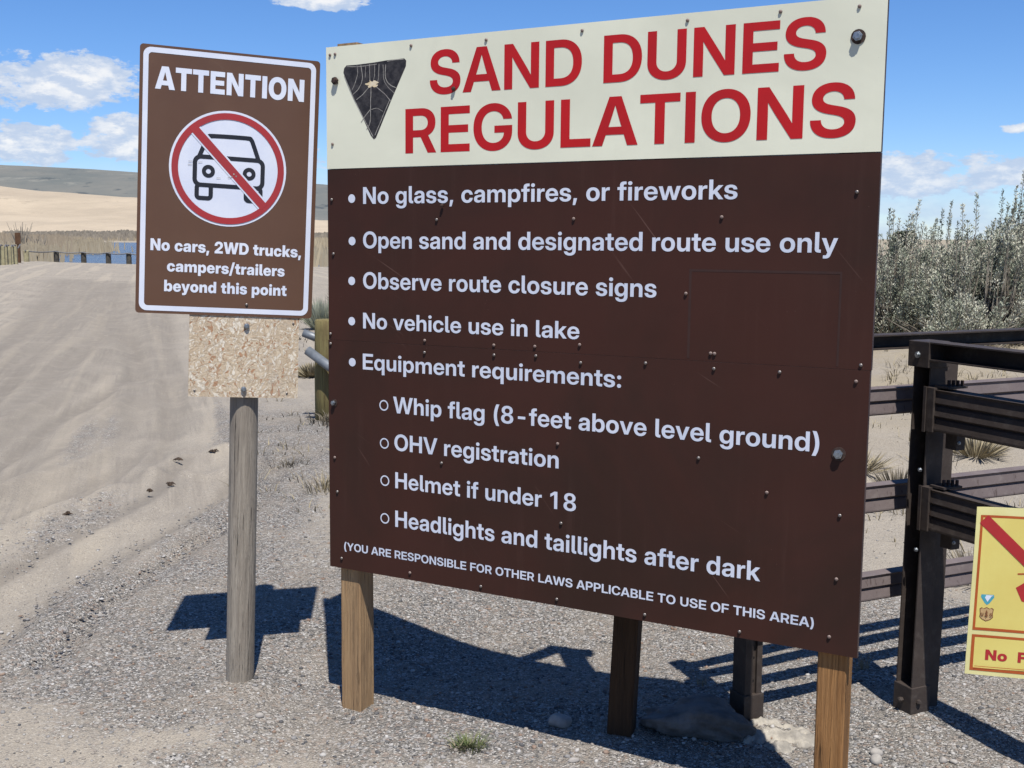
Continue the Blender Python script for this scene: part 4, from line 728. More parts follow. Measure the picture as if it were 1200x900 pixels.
# ------------------------------------------------------------ the large regulations sign
U = Vector((0.874837, -0.484418, 0.0002)); V = Vector((0.005977, 0.011207, 0.999920)); Nn = Vector((-0.484381, -0.874765, 0.0127))
R3 = Matrix((U, -Nn, V)).transposed()               # local x along the sign, y into it, z up
sign = empty('regulations_sign', (-0.6453, 3.9931, 0.4369), R3)
tag(sign, 'large square brown sign board headed SAND DUNES REGULATIONS in red on a cream band', 'sign')
SW, SH, SEAM, BAND = 1.846, 1.80, 0.8088, 1.3935
def panel(name, x0, x1, z0, z1, m, label, y0=0.0, y1=0.018, seed=0):
    # a sheet with slightly uneven surface, its own edges
    mb = MB(); nx, nz = 14, 8; rnd = random.Random(seed)
    xs = [x0+(x1-x0)*i/nx for i in range(nx+1)]; zs = [z0+(z1-z0)*i/nz for i in range(nz+1)]
    F = [(x, y0+(0.0007*(fbm(np.array(x*2.1), np.array(z*2.1), 2, seed)) if 0 < i < nx and 0 < j < nz else 0), z) for j, z in enumerate(zs) for i, x in enumerate(xs)]
    fs = [(j*(nx+1)+i, j*(nx+1)+i+1, (j+1)*(nx+1)+i+1, (j+1)*(nx+1)+i) for j in range(nz) for i in range(nx)]
    mb.add([(p[0], float(p[1]), p[2]) for p in F], fs, 0)
    rim = [j for j in range(nx+1)]+[(j+1)*(nx+1)+nx for j in range(nz)]+[nz*(nx+1)+nx-1-i for i in range(nx)]+[(nz-1-j)*(nx+1) for j in range(nz-1)]
    k = len(mb.v); mb.v += [(mb.v[i][0], y1, mb.v[i][2]) for i in rim]; n = len(rim)
    for a in range(n): mb.f.append((rim[a], rim[(a+1) % n], k+(a+1) % n, k+a)); mb.mi.append(1)
    mb.f.append(tuple(k+a for a in range(n))); mb.mi.append(2)
    me = bpy.data.meshes.new(name); me.from_pydata(mb.v, [], mb.f)
    for q_ in (m, M['edge'], M['ply']): me.materials.append(q_)
    me.polygons.foreach_set('material_index', mb.mi); me.update()
    bm = bmesh.new(); bm.from_mesh(me); bmesh.ops.recalc_face_normals(bm, faces=bm.faces); bm.to_mesh(me); bm.free()
    o = link(bpy.data.objects.new(name, me), sign); o['label'] = label; return o
head = panel('header_panel', 0, SW, BAND+0.001, SH, M['cream'], 'cream header band of the sign board', seed=1)
up = panel('board_panel', 0.001, SW, SEAM+0.0004, BAND-0.0005, M['brown_sheet'], 'upper brown sheet of the sign board', 0.0012, seed=2)
lo = panel('board_panel', 0, SW-0.002, 0, SEAM-0.0004, M['brown_sheet_b'], 'lower brown sheet of the sign board', -0.0004, seed=3)
YF = -0.0007
Y0 = {}
def yf(parent): return YF+{head.name: 0.0, up.name: 0.0012, lo.name: -0.0004}[parent.name]
def lettering(s, u0, v0, u1, cap, parent, m, edge=None, font=FB, y=None, sq=0.0):
    mb = MB(); y = yf(parent); text_mb(mb, s, font, u0, v0, u1, cap, y, 0, sq)
    o = mb.build('lettering', m, parent, raw=True); return o
def outline_lettering(s, u0, v0, u1, cap, parent):
    """letters with the thin faded rim left round them by an older layer"""
    e = 0.0022
    for dx, dz in ((e, 0), (-e, 0)):
        pass
    return lettering(s, u0, v0, u1, cap, parent, M['red'])
outline_lettering('SAND DUNES', 0.4191, 1.6205, 1.6905, 0.137, head)
outline_lettering('REGULATIONS', 0.324, 1.4365, 1.7761, 0.143, head)
for s, u0, v0, u1, cap, par in (('No glass, campfires, or fireworks', .1511, 1.2746, 1.4556, .0560, up), ('Open sand and designated route use only', .1502, 1.1260, 1.7429, .0560, up),
        ('Observe route closure signs', .1495, .9895, 1.2175, .0560, up), ('No vehicle use in lake', .1487, .8541, .9674, .0535, up),
        ('Equipment requirements:', .1479, .7133, 1.111, .0545, lo), ('Whip flag (8-feet above level ground)', .2737, .5721, 1.715, .0560, lo),
        ('OHV registration', .2787, .4440, .9037, .0560, lo), ('Helmet if under 18', .282, .3134, .9665, .0555, lo),
        ('Headlights and taillights after dark', .2817, .1786, 1.5608, .0570, lo), ('(YOU ARE RESPONSIBLE FOR OTHER LAWS APPLICABLE TO USE OF THIS AREA)', .0632, .0675, 1.7204, .0280, lo)):
    lettering(s, u0, v0, u1, cap, par, M['letter'])
for u, v, par in ((.1035, 1.2931, up), (.1040, 1.1500, up), (.1015, 1.0146, up), (.1005, .8767, up), (.1031, .7354, lo)):
    flat(MB(), [circ(u, v, 0.0145, 24)], yf(par)).build('bullet_dot', M['letter'], par, raw=True)
for u, v in ((.2353, .5950), (.237, .464), (.2387, .3346), (.2383, .2024)):
    flat(MB(), [circ(u, v, 0.0185, 28), circ(u, v, 0.0140, 28)], yf(lo)).build('bullet_ring', M['letter'], lo, raw=True)
# weathered triangular emblem, top left
mb = MB(); flat(mb, [[(.0728, 1.7124), (.076, 1.726), (.086, 1.7350), (.125, 1.7345), (.2029, 1.7372), (.25, 1.7405), (.3193, 1.7420), (.3275, 1.7345), (.3262, 1.7174), (.2719, 1.6187), (.206, 1.492), (.1975, 1.487), (.1850, 1.4999), (.1153, 1.6271)]], YF)
em = mb.build('emblem', M['emblem'], head, raw=True); em['label'] = 'weathered black triangle decal with scraped lines'
mb = MB(); yb = YF-0.0003
for pts, w in (([(.1875, 1.6663), (.1850, 1.6018), (.1831, 1.5455), (.168, 1.520)], .0026), ([(.1461, 1.7328), (.1513, 1.6858), (.135, 1.655), (.1126, 1.638)], .0024), ([(.130, 1.732), (.1323, 1.7043), (.120, 1.672), (.108, 1.652)], .002),
               ([(.2456, 1.7269), (.2455, 1.6843), (.262, 1.662), (.2878, 1.6498)], .0024), ([(.236, 1.727), (.2385, 1.680), (.255, 1.655), (.280, 1.633)], .0018), ([(.1813, 1.7334), (.1825, 1.672)], .0022), ([(.219, 1.7309), (.217, 1.685), (.210, 1.668)], .002),
               ([(.1813, 1.6603), (.150, 1.634), (.1263, 1.6205)], .0024), ([(.205, 1.660), (.240, 1.634), (.2666, 1.6087)], .0024), ([(.1831, 1.585), (.160, 1.562), (.145, 1.545)], .0024), ([(.187, 1.585), (.210, 1.588), (.2345, 1.5767)], .0016),
               ([(.0760, 1.7024), (.1173, 1.6221), (.1950, 1.4960)], .0026), ([(.2020, 1.500), (.2400, 1.572), (.262, 1.612)], .0024), ([(.165, 1.73), (.163, 1.69)], .0016), ([(.203, 1.733), (.201, 1.695), (.195, 1.67)], .0018), ([(.252, 1.737), (.285, 1.740), (.318, 1.739)], .0022), ([(.086, 1.731), (.14, 1.728), (.21, 1.731)], .002)):
    pts = smooth_path(pts, 4) if len(pts) > 2 else pts
    pts = [(p[0]+random.uniform(-.0006, .0006), p[1]) for p in pts]
    flat(mb, stroke(pts, w), yb-random.random()*0.0001)
mb.build('scraped_lines', M['scratch'], head, raw=True)
mb = MB(); flat(mb, [[(.186+.030*math.cos(a)*(0.45+0.55*abs(math.sin(2.5*a+.4)))+0.006, 1.668+.013*math.sin(a)*(0.5+0.5*abs(math.cos(3*a)))) for a in [2*math.pi*k/40 for k in range(40)]]], yb-0.0003)
mb.build('splatter', M['splat'], head, raw=True)
# faint frame left by an older overlay at the right of the board
mb = MB(); flat(mb, [rect(1.318, .815, 1.758, 1.075), rect(1.326, .8151, 1.752, 1.068)], yf(up)+.0002)
M['ghost'] = mat('faded_overlay_trace', (.0485, .0205, .0148), (.040, .0178, .013), 30, .5)
go_ = mb.build('overlay_trace', M['ghost'], up, raw=True)
# bolts and screws
hexbolt('bolt', head, (0.042, -0.003, 1.6865), 0.013, 0.010, M['rust']); hexbolt('bolt', head, (1.7738, -0.003, 1.6969), 0.0135, 0.011, M['galv'], M['rust'])
hexbolt('bolt', lo, (1.7697, -0.003, 0.5726), 0.0135, 0.011, M['galv'], M['rust']); hexbolt('bolt', lo, (0.0245, -0.003, 0.5884), 0.009, 0.009, M['galv'], M['rust'])
hexbolt('bolt', head, (0.512, -0.003, 1.6335), 0.0075, 0.006, M['rust']); hexbolt('bolt', up, (0.470, -0.003, 1.266), 0.006, 0.006, M['rust'])
for u, v in ((.0176, 1.774), (.0392, 1.7752), (.3469, 1.7803), (.6289, 1.7765), (.9609, 1.7779), (1.293, 1.7794), (1.5614, 1.7800), (1.7737, 1.775), (.0256, 1.4772)):
    inst('screw', SCREW_P, head, (u, -0.0012, v))
for u, v in ((.0201, 1.2904), (.4471, 1.2206), (.9427, 1.2212), (1.412, 1.224), (1.7883, 1.2891), (.0257, 1.1059), (1.3104, 1.0037), (1.3912, .8329), (1.4028, .8323), (.0045+.006, .8296), (.4014, .8242), (.6658, .8214), (.8143, .8246), (.97, .8374), (1.8189, .8224)):
    inst('screw', random.choice((SCREW, SCREW_P)), up, (u, -0.001, v))
for u, v in ((.0079+.004, .7955), (.4015, .7845), (.6677, .7899), (.8192, .7952), (.9754, .7823), (1.1899, .793), (1.4029, .7888), (1.5962, .7904), (1.8084, .7773), (.9003, .5226), (.4699, .4189), (1.3642, .5226), (1.572, .4422), (1.7805, .4002), (1.7787, .2183), (.0365, .2739), (.0264, .3949), (.9165, .2704), (.0533, .036), (.3436, .0259), (.6248, .0209), (.9055, .022), (1.2066, .0214), (1.5056, .0192), (1.7656, .0493)):
    inst('screw', random.choice((SCREW, SCREW, SCREW_P)), lo, (u, -0.0026, v))
# timber posts
def timber(x0, x1, y0, y1, z0, z1, m, label, wob=0.003, chip=False):
    mb = MB(); n = 26; k = 0; c = 0.004
    for i in range(n+1):
        z = z0+(z1-z0)*i/n; a = random.uniform(-wob, wob)*0.5; b = random.uniform(-wob, wob)*0.5
        sec = [(x0+c, y0), (x1-c, y0), (x1, y0+c), (x1, y1-c), (x1-c, y1), (x0+c, y1), (x0, y1-c), (x0, y0+c)]
        mb.v += [(p[0]+a*(0.4), p[1], z) for p in sec]
    for i in range(n):
        for j in range(8): mb.f.append((i*8+j, i*8+(j+1) % 8, (i+1)*8+(j+1) % 8, (i+1)*8+j)); mb.mi.append(0)
    mb.f += [tuple(range(8))[::-1], tuple(n*8+j for j in range(8))]; mb.mi += [0, 0]
    o = mb.build('post', m, sign, smooth=False); o['label'] = label; return o
timber(.030, .115, .0195, .105, -1.0, SH+0.012, M['post_tan'], 'pale tan timber post under the left end of the board')
timber(1.730, 1.812, .0195, .100, -1.0, SH-0.03, M['post_orange'], 'orange brown grooved timber post under the right end of the board')
R3i = R3.inverted(); so_ = Vector((-0.6453, 3.9931, 0.4369))
def L(p): return R3i @ (Vector(p)-so_)
def beam_between(name, a, b, w, d, m, parent, label=None):
    a = L(a); b = L(b); dr = (b-a).normalized(); s = dr.cross(Vector((0, 0, 1))); s = s.normalized() if s.length > 0.01 else Vector((1, 0, 0)); t_ = s.cross(dr)
    mb = MB(); vs = [p+s*w/2*i+t_*d/2*j for p in (a, b) for i, j in ((-1, -1), (1, -1), (1, 1), (-1, 1))]
    mb.add(vs, [(3, 2, 1, 0), (4, 5, 6, 7), (0, 1, 5, 4), (1, 2, 6, 5), (2, 3, 7, 6), (3, 0, 4, 7)])
    o = mb.build(name, m, parent); 
    if label: o['label'] = label
    return o
beam_between('post', (.365, 3.80, -0.5), (.47, 3.80, 1.92), .085, .085, M['post_dark'], sign, 'timber support post, colour darkened for shade, standing behind the board')
beam_between('brace', (.56, 3.79, 1.90), (.37, 3.83, 1.92), .04, .10, M['post_dark'], sign)
beam_between('brace', (.39, 3.83, 1.90), (.22, 3.665, 1.87), .04, .10, M['post_dark'], sign)
for zz in (0.05, 0.86, 1.70):    # battens screwed across the back of the boards
    MB().box(0.12, SW-0.13, .0195, .0575, zz, zz+0.085).build('batten', M['ply'], sign)

# ------------------------------------------------------------ the attention sign on its round post
UA = Vector((0.952785, 0.299110, -0.052276)); VA = Vector((0.049818, 0.015849, 0.998633)); NA = Vector((0.29953, -0.954087, 0.0002))
RA = Matrix((UA, -NA, VA)).transposed()
att = empty('attention_sign', (-1.3113, 4.0043, 1.3371), RA)
tag(att, 'small upright brown ATTENTION sign with a crossed out car, on a grey round post', 'sign')
mb = MB(); mb.prism(rrect(0, 0, .6096, .9144, .012), 0.0, 0.0025, 'y'); plate = mb.build('plate', M['att_brown'], att)
y1 = -0.0008
mb = MB(); flat(mb, [rrect(.0115, .0095, .5955, .9055, .026), rrect(.0285, .0270, .5785, .8880, .012)], y1); mb.build('border', M['white'], plate, raw=True)
for s, u0, v0, u1, cap in (('ATTENTION', .0510, .768, .5560, .0765), ('No cars, 2WD trucks,', .0464, .2185, .5644, .0410), ('campers/trailers', .1027, .1478, .5079, .0400), ('beyond this point', .0945, .0782, .5168, .0400)):
    mb = MB(); text_mb(mb, s, FH, u0, v0, u1, cap, y1); mb.build('lettering', M['white'], plate, raw=True)
cx, cz, Rr = .3020, .5145, .2000
mb = MB(); flat(mb, [circ(cx, cz, Rr, 64)], y1); mb.build('white_disc', M['white'], plate, raw=True)
car = MB(); y2 = y1-0.0006; w = .0148
flat(car, stroke(smooth_path([(.2010, .5480), (.2200, .5950), (.2330, .6190), (.2480, .6240), (.3600, .6255), (.3765, .6215), (.3850, .6050), (.4040, .5530)], 3), w), y2)
flat(car, stroke([(p[0], p[1]) for p in rrect(.1885, .4540, .4200, .5510, .020)], w, True), y2-0.0001)
flat(car, stroke(rrect(.1965, .4085, .2440, .4540, .010), w, True), y2-0.0002); flat(car, stroke(rrect(.3640, .4085, .4145, .4540, .010), w, True), y2-0.0003)
for lx in (.2344, .3735): flat(car, [circ(lx, .5020, .0222, 28), circ(lx, .5020, .0085, 20)], y2-0.0002)
car.build('car_symbol', M['black'], plate, raw=True)
red = MB(); y3 = y2-0.0010
flat(red, [circ(cx, cz, Rr-.0080, 64), circ(cx, cz, Rr-.0300, 64)], y3)
c45 = [(cx-.124, cz+.137), (cx+.127, cz-.126)]
wl = MB(); flat(wl, stroke(c45, .040), y3+0.0004); wl.build('slash_edge', M['white'], plate, raw=True)
flat(red, stroke(c45, .0285), y3-0.0003); red.build('prohibition_ring', M['sign_red'], plate, raw=True)
sb = MB()
for (u, v, r) in ((.3210, .4980, .0030), (.3290, .4915, .0028), (.3140, .4890, .0022)): flat(sb, [circ(u, v, r, 10)], y3-0.0006)
for (u, v) in ((.166, .531), (.165, .520), (.199, .530), (.262, .480), (.30, .484)): flat(sb, [[(u, v), (u+.014, v+.001), (u+.014, v+.0024), (u, v+.0018)]], y3-0.0007)
tag(sb.build('scuff_marks', M['scratch'], plate, raw=True), kind='stuff')
osb = MB().prism([(.1840, -.2920), (.5700, -.2935), (.5640, .060), (.1820, .060)], .0035, .0150, 'y').build('backing_board', M['osb'], att); osb['label'] = 'flaky chipboard backing square'
inst('screw', SCREW, plate, (.3778, -.0008, .0420)); hexbolt('bolt', osb, (.3800, .0035, -.0343), .0105, .009, M['galv']); hexbolt('bolt', osb, (.3758, .0035, -.2623), .0105, .009, M['galv'])
for u, v in ((.205, -.270), (.545, -.020), (.53, -.275)): inst('screw', SCREW, osb, (u, .0036, v), sc=0.8)
# round post: checked, slightly tapered
mb = MB(); n = 40; seg = 20
for i in range(n+1):
    z = -1.75+i*(2.60/n); rr = .0525-.0035*(i/n); cxp = .3985-.0135*(z+1.35)/1.0
    for j in range(seg):
        a = 2*math.pi*j/seg; r = rr*(1+0.018*(fbm(np.array(j*0.9), np.array(z*1.2), 3, 12)))*(1-0.05*(1 if j == 14 and z < -.6 else 0)); mb.v.append((cxp+r*math.cos(a), .0160+.0535+r*math.sin(a), z))
for i in range(n):
    for j in range(seg): mb.f.append((i*seg+j, i*seg+(j+1) % seg, (i+1)*seg+(j+1) % seg, (i+1)*seg+j)); mb.mi.append(0)
mb.f.append(tuple(n*seg+j for j in range(seg))); mb.mi.append(0)
mb.build('post', M['post_grey'], att, smooth=True)

# ------------------------------------------------------------ steel fence and gate
def profile_extrude(mb, prof, x0, x1, mi=0):
    """prof: closed loop of (y, z); extruded along local x"""
    return mb.prism(prof, x0, x1, 'x', mi)
def rail_profile(z0, z1, d=0.045, ribs=2, th=0.004):
    H = z1-z0; f = [(0.0, z0), (0.0, z1)]                       # front line, then stepped face towards -y
    pts = [(d, z0), (0.004, z0), (0.0, z0+0.005)]
    for k in range(ribs):
        a = z0+0.006+(H-0.012)*k/ribs; b = z0+0.006+(H-0.012)*(k+1)/ribs
        pts += [(0.0, a+0.004), (0.006, b-0.010), (0.012, b-0.004)] if k < ribs-1 else [(0.0, a+0.004), (0.006, b-0.006)]
    pts += [(0.0, z1-0.003), (d, z1), (d, z1-0.006), (0.016, z1-0.010), (0.016, z0+0.010), (d, z0+0.006)]
    return pts
def frame2(ang): return Matrix.Rotation(ang, 3, 'Z')
def channel_post(name, parent, loc, s, z0, z1, open_side, lean=(0, 0), m=None, th=0.005, label=None):
    """C channel standing upright; open_side: 'left' (-x) or 'front' (-y)"""
    h = s/2; c = [(-h, -h), (h, -h), (h, h), (-h, h), (-h, h-th*3), (-h+0.001, h-th), (h-th, h-th), (h-th, -h+th), (-h+0.001, -h+th), (-h, -h+th*3)]
    c = [(-h, -h), (h, -h), (h, h), (-h, h), (-h, h-th), (h-th, h-th), (h-th, -h+th), (-h, -h+th)]
    if open_side == 'front': c = [(-y, x) for x, y in c]      # turn 90 degrees: opening to -y
    mb = MB(); mb.prism(c, z0, z1, 'z')
    mb.v = [(v[0]+lean[0]*(v[2]-z0), v[1]+lean[1]*(v[2]-z0), v[2]) for v in mb.v]
    o = mb.build(name, m or M['steel'], parent); o.location = loc
    if label: o['label'] = label
    return o
FA = rad(25)
gz1 = -0.1
fence = empty('steel_barrier_fence', (0.84, 3.93, gz1), frame2(FA)); tag(fence, 'brown steel barrier fence of three ribbed rails and a top tube behind the large sign', 'fence')
# local z counts from the ground (world -0.1)
def sleeve(parent, s, h, loc=(0, 0, 0)):
    mb = MB(); a = s/2; mb.box(-a, a, -a, a, -0.3, h); o = mb.build('sleeve', M['steel'], parent, bevel=0.003); o.location = loc
    return o
sleeve(fence, .086, .105)
MBp = MB(); a = .036
# left post: sigma shaped section with a punched strip on the right-hand half of its face
MBp.prism([(-a, -a), (-.004, -a), (-.004, -a+.010), (.014, -a+.010), (.014, -a), (a, -a), (a, a), (-a, a)], .1051, 1.355, 'z')
fp = MBp.build('post', M['steel'], fence)
for zz in np.arange(0.15, 1.3, 0.085): 
    o = flat(MB(), [circ(.005, float(zz), .0052, 10)], -a+.0095).build('punched_hole', M['hole'], fp, raw=True)
FL = 9.0
rails = [('top_rail', 1.262, 1.304, None)]
def cprof(y0, y1, z0, z1, th=.005): return [(y0, z0), (y1, z0), (y1, z1), (y0, z1), (y0, z1-th), (y1-th, z1-th), (y1-th, z0+th), (y0, z0+th)]
MB().prism(cprof(-.085, -.022, 1.312, 1.365), -.03, FL, 'x').build('top_rail', M['steel'], fence)  # darker steel than the ribbed rails: channel shade put into the colour
for z0, z1 in ((1.08, 1.178), (.727, .828), (.40, .497)):
    mb = MB(); profile_extrude(mb, [(p[0]-.095, p[1]) for p in rail_profile(z0-0.0, z1)], -.02, FL); mb.build('rail', M['steel_l'], fence)
for xx in (2.4, 4.8, 7.2): channel_post('post', fence, (xx, .012, 0), .075, -.3, 1.305, 'left')

gate = empty('steel_gate', (1.447, 3.985, gz1), frame2(FA)); tag(gate, 'dark brown steel gate hung on a punched channel post, right of the large sign', 'gate')
sleeve(gate, .088, .115)
gp = channel_post('post', gate, (0, 0, 0), .078, .1153, 1.33, 'left', lean=(.012, 0), label='punched channel post of the gate')
for zz in (0.19, 0.26, 0.33): hexbolt('bolt', gp, (0, 0, 0), .007, .004, M['galv'])
bl = [o for o in gp.children]
for o, zz in zip(bl, (0.17, 0.245, 0.32)): o.location = (.0335, .012, zz); o.rotation_euler = (0, 0, rad(-90))
hexbolt('bolt', gate, (-.012, -.0441, .062), .010, .009, M['steel'])
o = hexbolt('bolt', gate, (-.0445, .0, .060), .011, .016, M['steel']); o.rotation_euler = (0, 0, rad(-90))
# second upright beside it, further back
channel_post('upright', gate, (.088, .030, 0), .066, -.2, 1.30, 'left', lean=(.012, 0))
# top bracket
mb = MB(); mb.box(-.045, .052, -.047, .05, 1.262, 1.352); br = mb.build('bracket', M['steel'], gate, bevel=.003)
o = hexbolt('bolt', br, (-.0455, .0, 1.305), .012, .008, M['galv']); o.rotation_euler = (0, 0, rad(-90))
# rails run towards the camera (-y local), their face looks to the left (-x)
GL = 1.9
def turned(mb): mb.v = [(v[1], -v[0], v[2]) for v in mb.v]; return mb     # local x -> -y, depth -> x
turned(MB().prism(cprof(-.042, .030, 1.288, 1.352), .0475, GL, 'x')).build('top_rail', M['steel'], gate)
for z0, z1, st in ((1.048, 1.194, .045), (.700, .847, .045)):
    mb = MB(); profile_extrude(mb, [(p[0]-.040, p[1]) for p in rail_profile(z0, z1, .05, 3)], st+.035, GL); turned(mb); mb.build('rail', M['steel'], gate)
    mb = MB(); mb.box(-.046, .02, -(st+.034), -st+.004, z0-.004, z1+.004); mb.build('end_plate', M['steel'], gate, bevel=.002)
    mb = MB(); mb.box(-.050, -.0465, -st-.002, -st+.010, z0-.006, z1+.006); mb.build('flange', M['steel'], gate)
    # hold-down strap with bolt shanks and a lug below
    sx = .075; mb = MB(); mb.box(-.03, .055, -(sx+.055), -sx+.01, z1+.0045, z1+.012)
    st_o = mb.build('strap', M['steel'], gate)
    for k in range(4): 
        hb = MB().tube([(.005+.014*k, -(sx+.02+.006*k), z1+.012), (.005+.014*k, -(sx+.02+.006*k), z1+.030)], .006, 7).build('bolt_shank', M['rust'], st_o)
    mb = MB(); mb.box(.012, .052, -(sx+.06), -sx-.01, z0-.062, z0-.0045); lug = mb.build('lug', M['steel'], gate, bevel=.002)
    hexbolt('bolt', lug, (.02, -(sx+.0605), z0-.036), .007, .005, M['galv'])
for zz in (.905, .62):
    o = hexbolt('bolt', gp, (-.0395, -.030, zz), .008, .006, M['galv']); o.rotation_euler = (0, 0, rad(-90))

# ------------------------------------------------------------ yellow notice
yw = -0.20
RY = Matrix((Vector((math.cos(yw), math.sin(yw), -.010)).normalized(), Vector((-math.sin(yw), math.cos(yw), 0)), Vector((0.012, 0, 1)).normalized())).transposed()
no = empty('fireworks_notice', (1.231, 3.0, 0.432), RY)
tag(no, 'yellow and red notice panel with a struck out firecracker, cut off by the right edge', 'sign')
NWd, NHt = .355, .466
def bend(x, z): return 0.010*math.exp(-x/0.03)*(-1)*math.sin(z*5.0)+0.006*math.sin(z*7+1.0)*math.exp(-x/0.1)
def bentflat(name, loops, y, m, parent, sub=True):
    mb = MB(); flat(mb, loops, y)
    me = bpy.data.meshes.new(name); me.from_pydata(mb.v, [], mb.f); bm = bmesh.new(); bm.from_mesh(me)
    for k in range(1, 24):
        for co_, no_ in (((NWd*k/24, 0, 0), (1, 0, 0)), ((0, 0, NHt*k/24), (0, 0, 1))): bmesh.ops.bisect_plane(bm, geom=bm.verts[:]+bm.edges[:]+bm.faces[:], plane_co=co_, plane_no=no_)
    bmesh.ops.triangulate(bm, faces=bm.faces)
    for v in bm.verts: v.co.y += bend(v.co.x, v.co.z)
    bm.to_mesh(me); bm.free(); me.materials.append(m); return link(bpy.data.objects.new(name, me), parent)
mb = MB(); nx_, nz_ = 24, 24
for sgn, yy in ((0, 0.0), (1, 0.0022)):
    for j in range(nz_+1):
        for i in range(nx_+1):
            x = NWd*i/nx_; z = NHt*j/nz_; mb.v.append((x, yy+bend(x, z), z))
off = (nx_+1)*(nz_+1)
for j in range(nz_):
    for i in range(nx_):
        a = j*(nx_+1)+i; mb.f += [(a, a+1, a+nx_+2, a+nx_+1), (off+a, off+a+nx_+1, off+a+nx_+2, off+a+1)]; mb.mi += [0, 0]
rim = list(range(nx_+1))+[(j+1)*(nx_+1)+nx_ for j in range(nz_)]+[nz_*(nx_+1)+nx_-1-i for i in range(nx_)]+[(nz_-1-j)*(nx_+1) for j in range(nz_-1)]
for a in range(len(rim)): b_ = rim[(a+1) % len(rim)]; mb.f.append((rim[a], off+rim[a], off+b_, b_)); mb.mi.append(0)
npl = mb.build('panel', M['yellow_pale'], no, smooth=False)
yn = -0.00035
bentflat('yellow_field', [rect(.011, .126, NWd-.011, NHt-.022)], yn, M['yellow'], npl); bentflat('yellow_field', [rect(.011, .012, NWd-.011, .112)], yn, M['yellow'], npl)
bentflat('border', [rect(.0115, .1255, NWd-.0115, NHt-.0215), rect(.0180, .1330, NWd-.0180, NHt-.0280)], yn*2, M['not_orange'], npl)
bentflat('border', [rect(.0115, .0120, NWd-.0115, .1130), rect(.0195, .0200, NWd-.0195, .1060)], yn*2, M['not_orange'], npl)
bentflat('slash', [stroke([(.020, NHt-.032), (NWd-.020, .136)], .030)[0]], yn*4, M['not_red'], npl)
mb = MB(); text_mb(mb, 'No', FH, .049, .044, .104, .029, yn*3); text_mb(mb, 'Fireworks', FH, .131, .044, NWd-.022, .029, yn*3); o = mb.build('lettering', M['not_red'], npl, raw=True)
for v in o.data.vertices: v.co.y += bend(v.co.x, v.co.z)
mb = MB(); flat(mb, [rect(.022, .0245, NWd-.03, .0262)], yn*3); mb.build('small_print', M['not_orange'], npl, raw=True)
bentflat('firecracker', [[(.113, .250), (.148, .276), (.305, .218), (.285, .168), (.130, .214)]], yn*2.5, M['not_red'], npl)
mb = MB()
for a, b_ in (((.115, .288), (.150, .291)), ((.121, .332), (.158, .304)), ((.150, .352), (.172, .312)), ((.190, .356), (.190, .314))): flat(mb, stroke([a, b_], .004), yn*2.6)
mb.build('spark_lines', M['not_orange'], npl, raw=True)
bentflat('emblem', [[(.028, .226), (.060, .226), (.061, .219), (.050, .202), (.044, .197), (.038, .202), (.027, .219)]], yn*2.2, M['teal'], npl)
mb = MB(); flat(mb, [[(.034, .223), (.055, .223), (.0445, .206)]], yn*2.8); flat(mb, [rect(.030, .2225, .058, .2245)], yn*2.9); mb.build('emblem_mark', M['white'], npl, raw=True)
sh = [(.026, .186), (.031, .190), (.036, .187), (.044, .191), (.052, .187), (.057, .190), (.062, .186), (.0605, .172), (.0615, .163), (.055, .156), (.044, .151), (.033, .156), (.0265, .163), (.0275, .172)]
bentflat('shield', [sh], yn*2.2, M['print_brown'], npl)
bentflat('shield_face', [[((p[0]-.044)*.88+.044, (p[1]-.171)*.88+.171) for p in sh]], yn*2.8, M['shield'], npl)
mb = MB(); text_mb(mb, 'U', FH, .0300, .166, .0365, .009, yn*3.4); text_mb(mb, 'S', FH, .0520, .166, .0585, .009, yn*3.4)
flat(mb, [[(.044, .184), (.0475, .174), (.0455, .174), (.0485, .166), (.0448, .166), (.0448, .162), (.0432, .162), (.0432, .166), (.0395, .166), (.0425, .174), (.0405, .174)]], yn*3.5); mb.build('shield_mark', M['print_brown'], npl, raw=True)
for u, v in ((.03, NHt-.010), (NWd/2, NHt-.010)): inst('screw', SCREW, npl, (u, -.001, v), sc=.7)
MB().box(NWd*.72, NWd*.72+.05, .012, .062, -1.0, NHt-.06).build('post', M['post_dark'], no)

# ------------------------------------------------------------ concrete, stones, debris
def rock_mesh(name, sx, sy, sz, seed, m, sub=3, rough=0.16, flatb=-0.35):
    bm = bmesh.new(); bmesh.ops.create_icosphere(bm, subdivisions=sub, radius=1.0)
    rnd = random.Random(seed); planes = [(Vector((rnd.gauss(0, 1), rnd.gauss(0, 1), rnd.gauss(0, .7))).normalized(), rnd.uniform(.62, .9)) for _ in range(9)]
    for v in bm.verts:
        p = v.co.copy()
        for n_, d in planes:
            k = p.dot(n_)
            if k > d: p -= n_*(k-d)*0.85
        p *= 1+rough*float(fbm(np.array(p.x*2.1+seed), np.array(p.y*2.1+p.z*1.7), 3, seed))
        p.z = max(p.z, flatb); v.co = Vector((p.x*sx, p.y*sy, p.z*sz))
    me = bpy.data.meshes.new(name); bm.to_mesh(me); bm.free(); me.materials.append(m)
    me.polygons.foreach_set('use_smooth', [sub > 1]*len(me.polygons)); return me
def place(name, me, x, y, label, cat, rz=0, dz=0.0, group=None):
    o = bpy.data.objects.new(name, me); link(o); o.location = (x, y, gz(x, y)+dz); o.rotation_euler = (0, 0, rz); tag(o, label, cat, group); return o
place('rock', rock_mesh('rock', .215, .13, .080, 6, M['stone_d'], 5, .6), .66, 3.84, 'large dark blocky rock in the board shadow, left of the concrete footing', 'rock', rad(-20), .03)
place('stone', rock_mesh('stone', .042, .034, .036, 8, M['stone'], 3), .175, 3.86, 'smooth grey stone lying in the shade left of the middle timber post', 'stone', 0, .012)
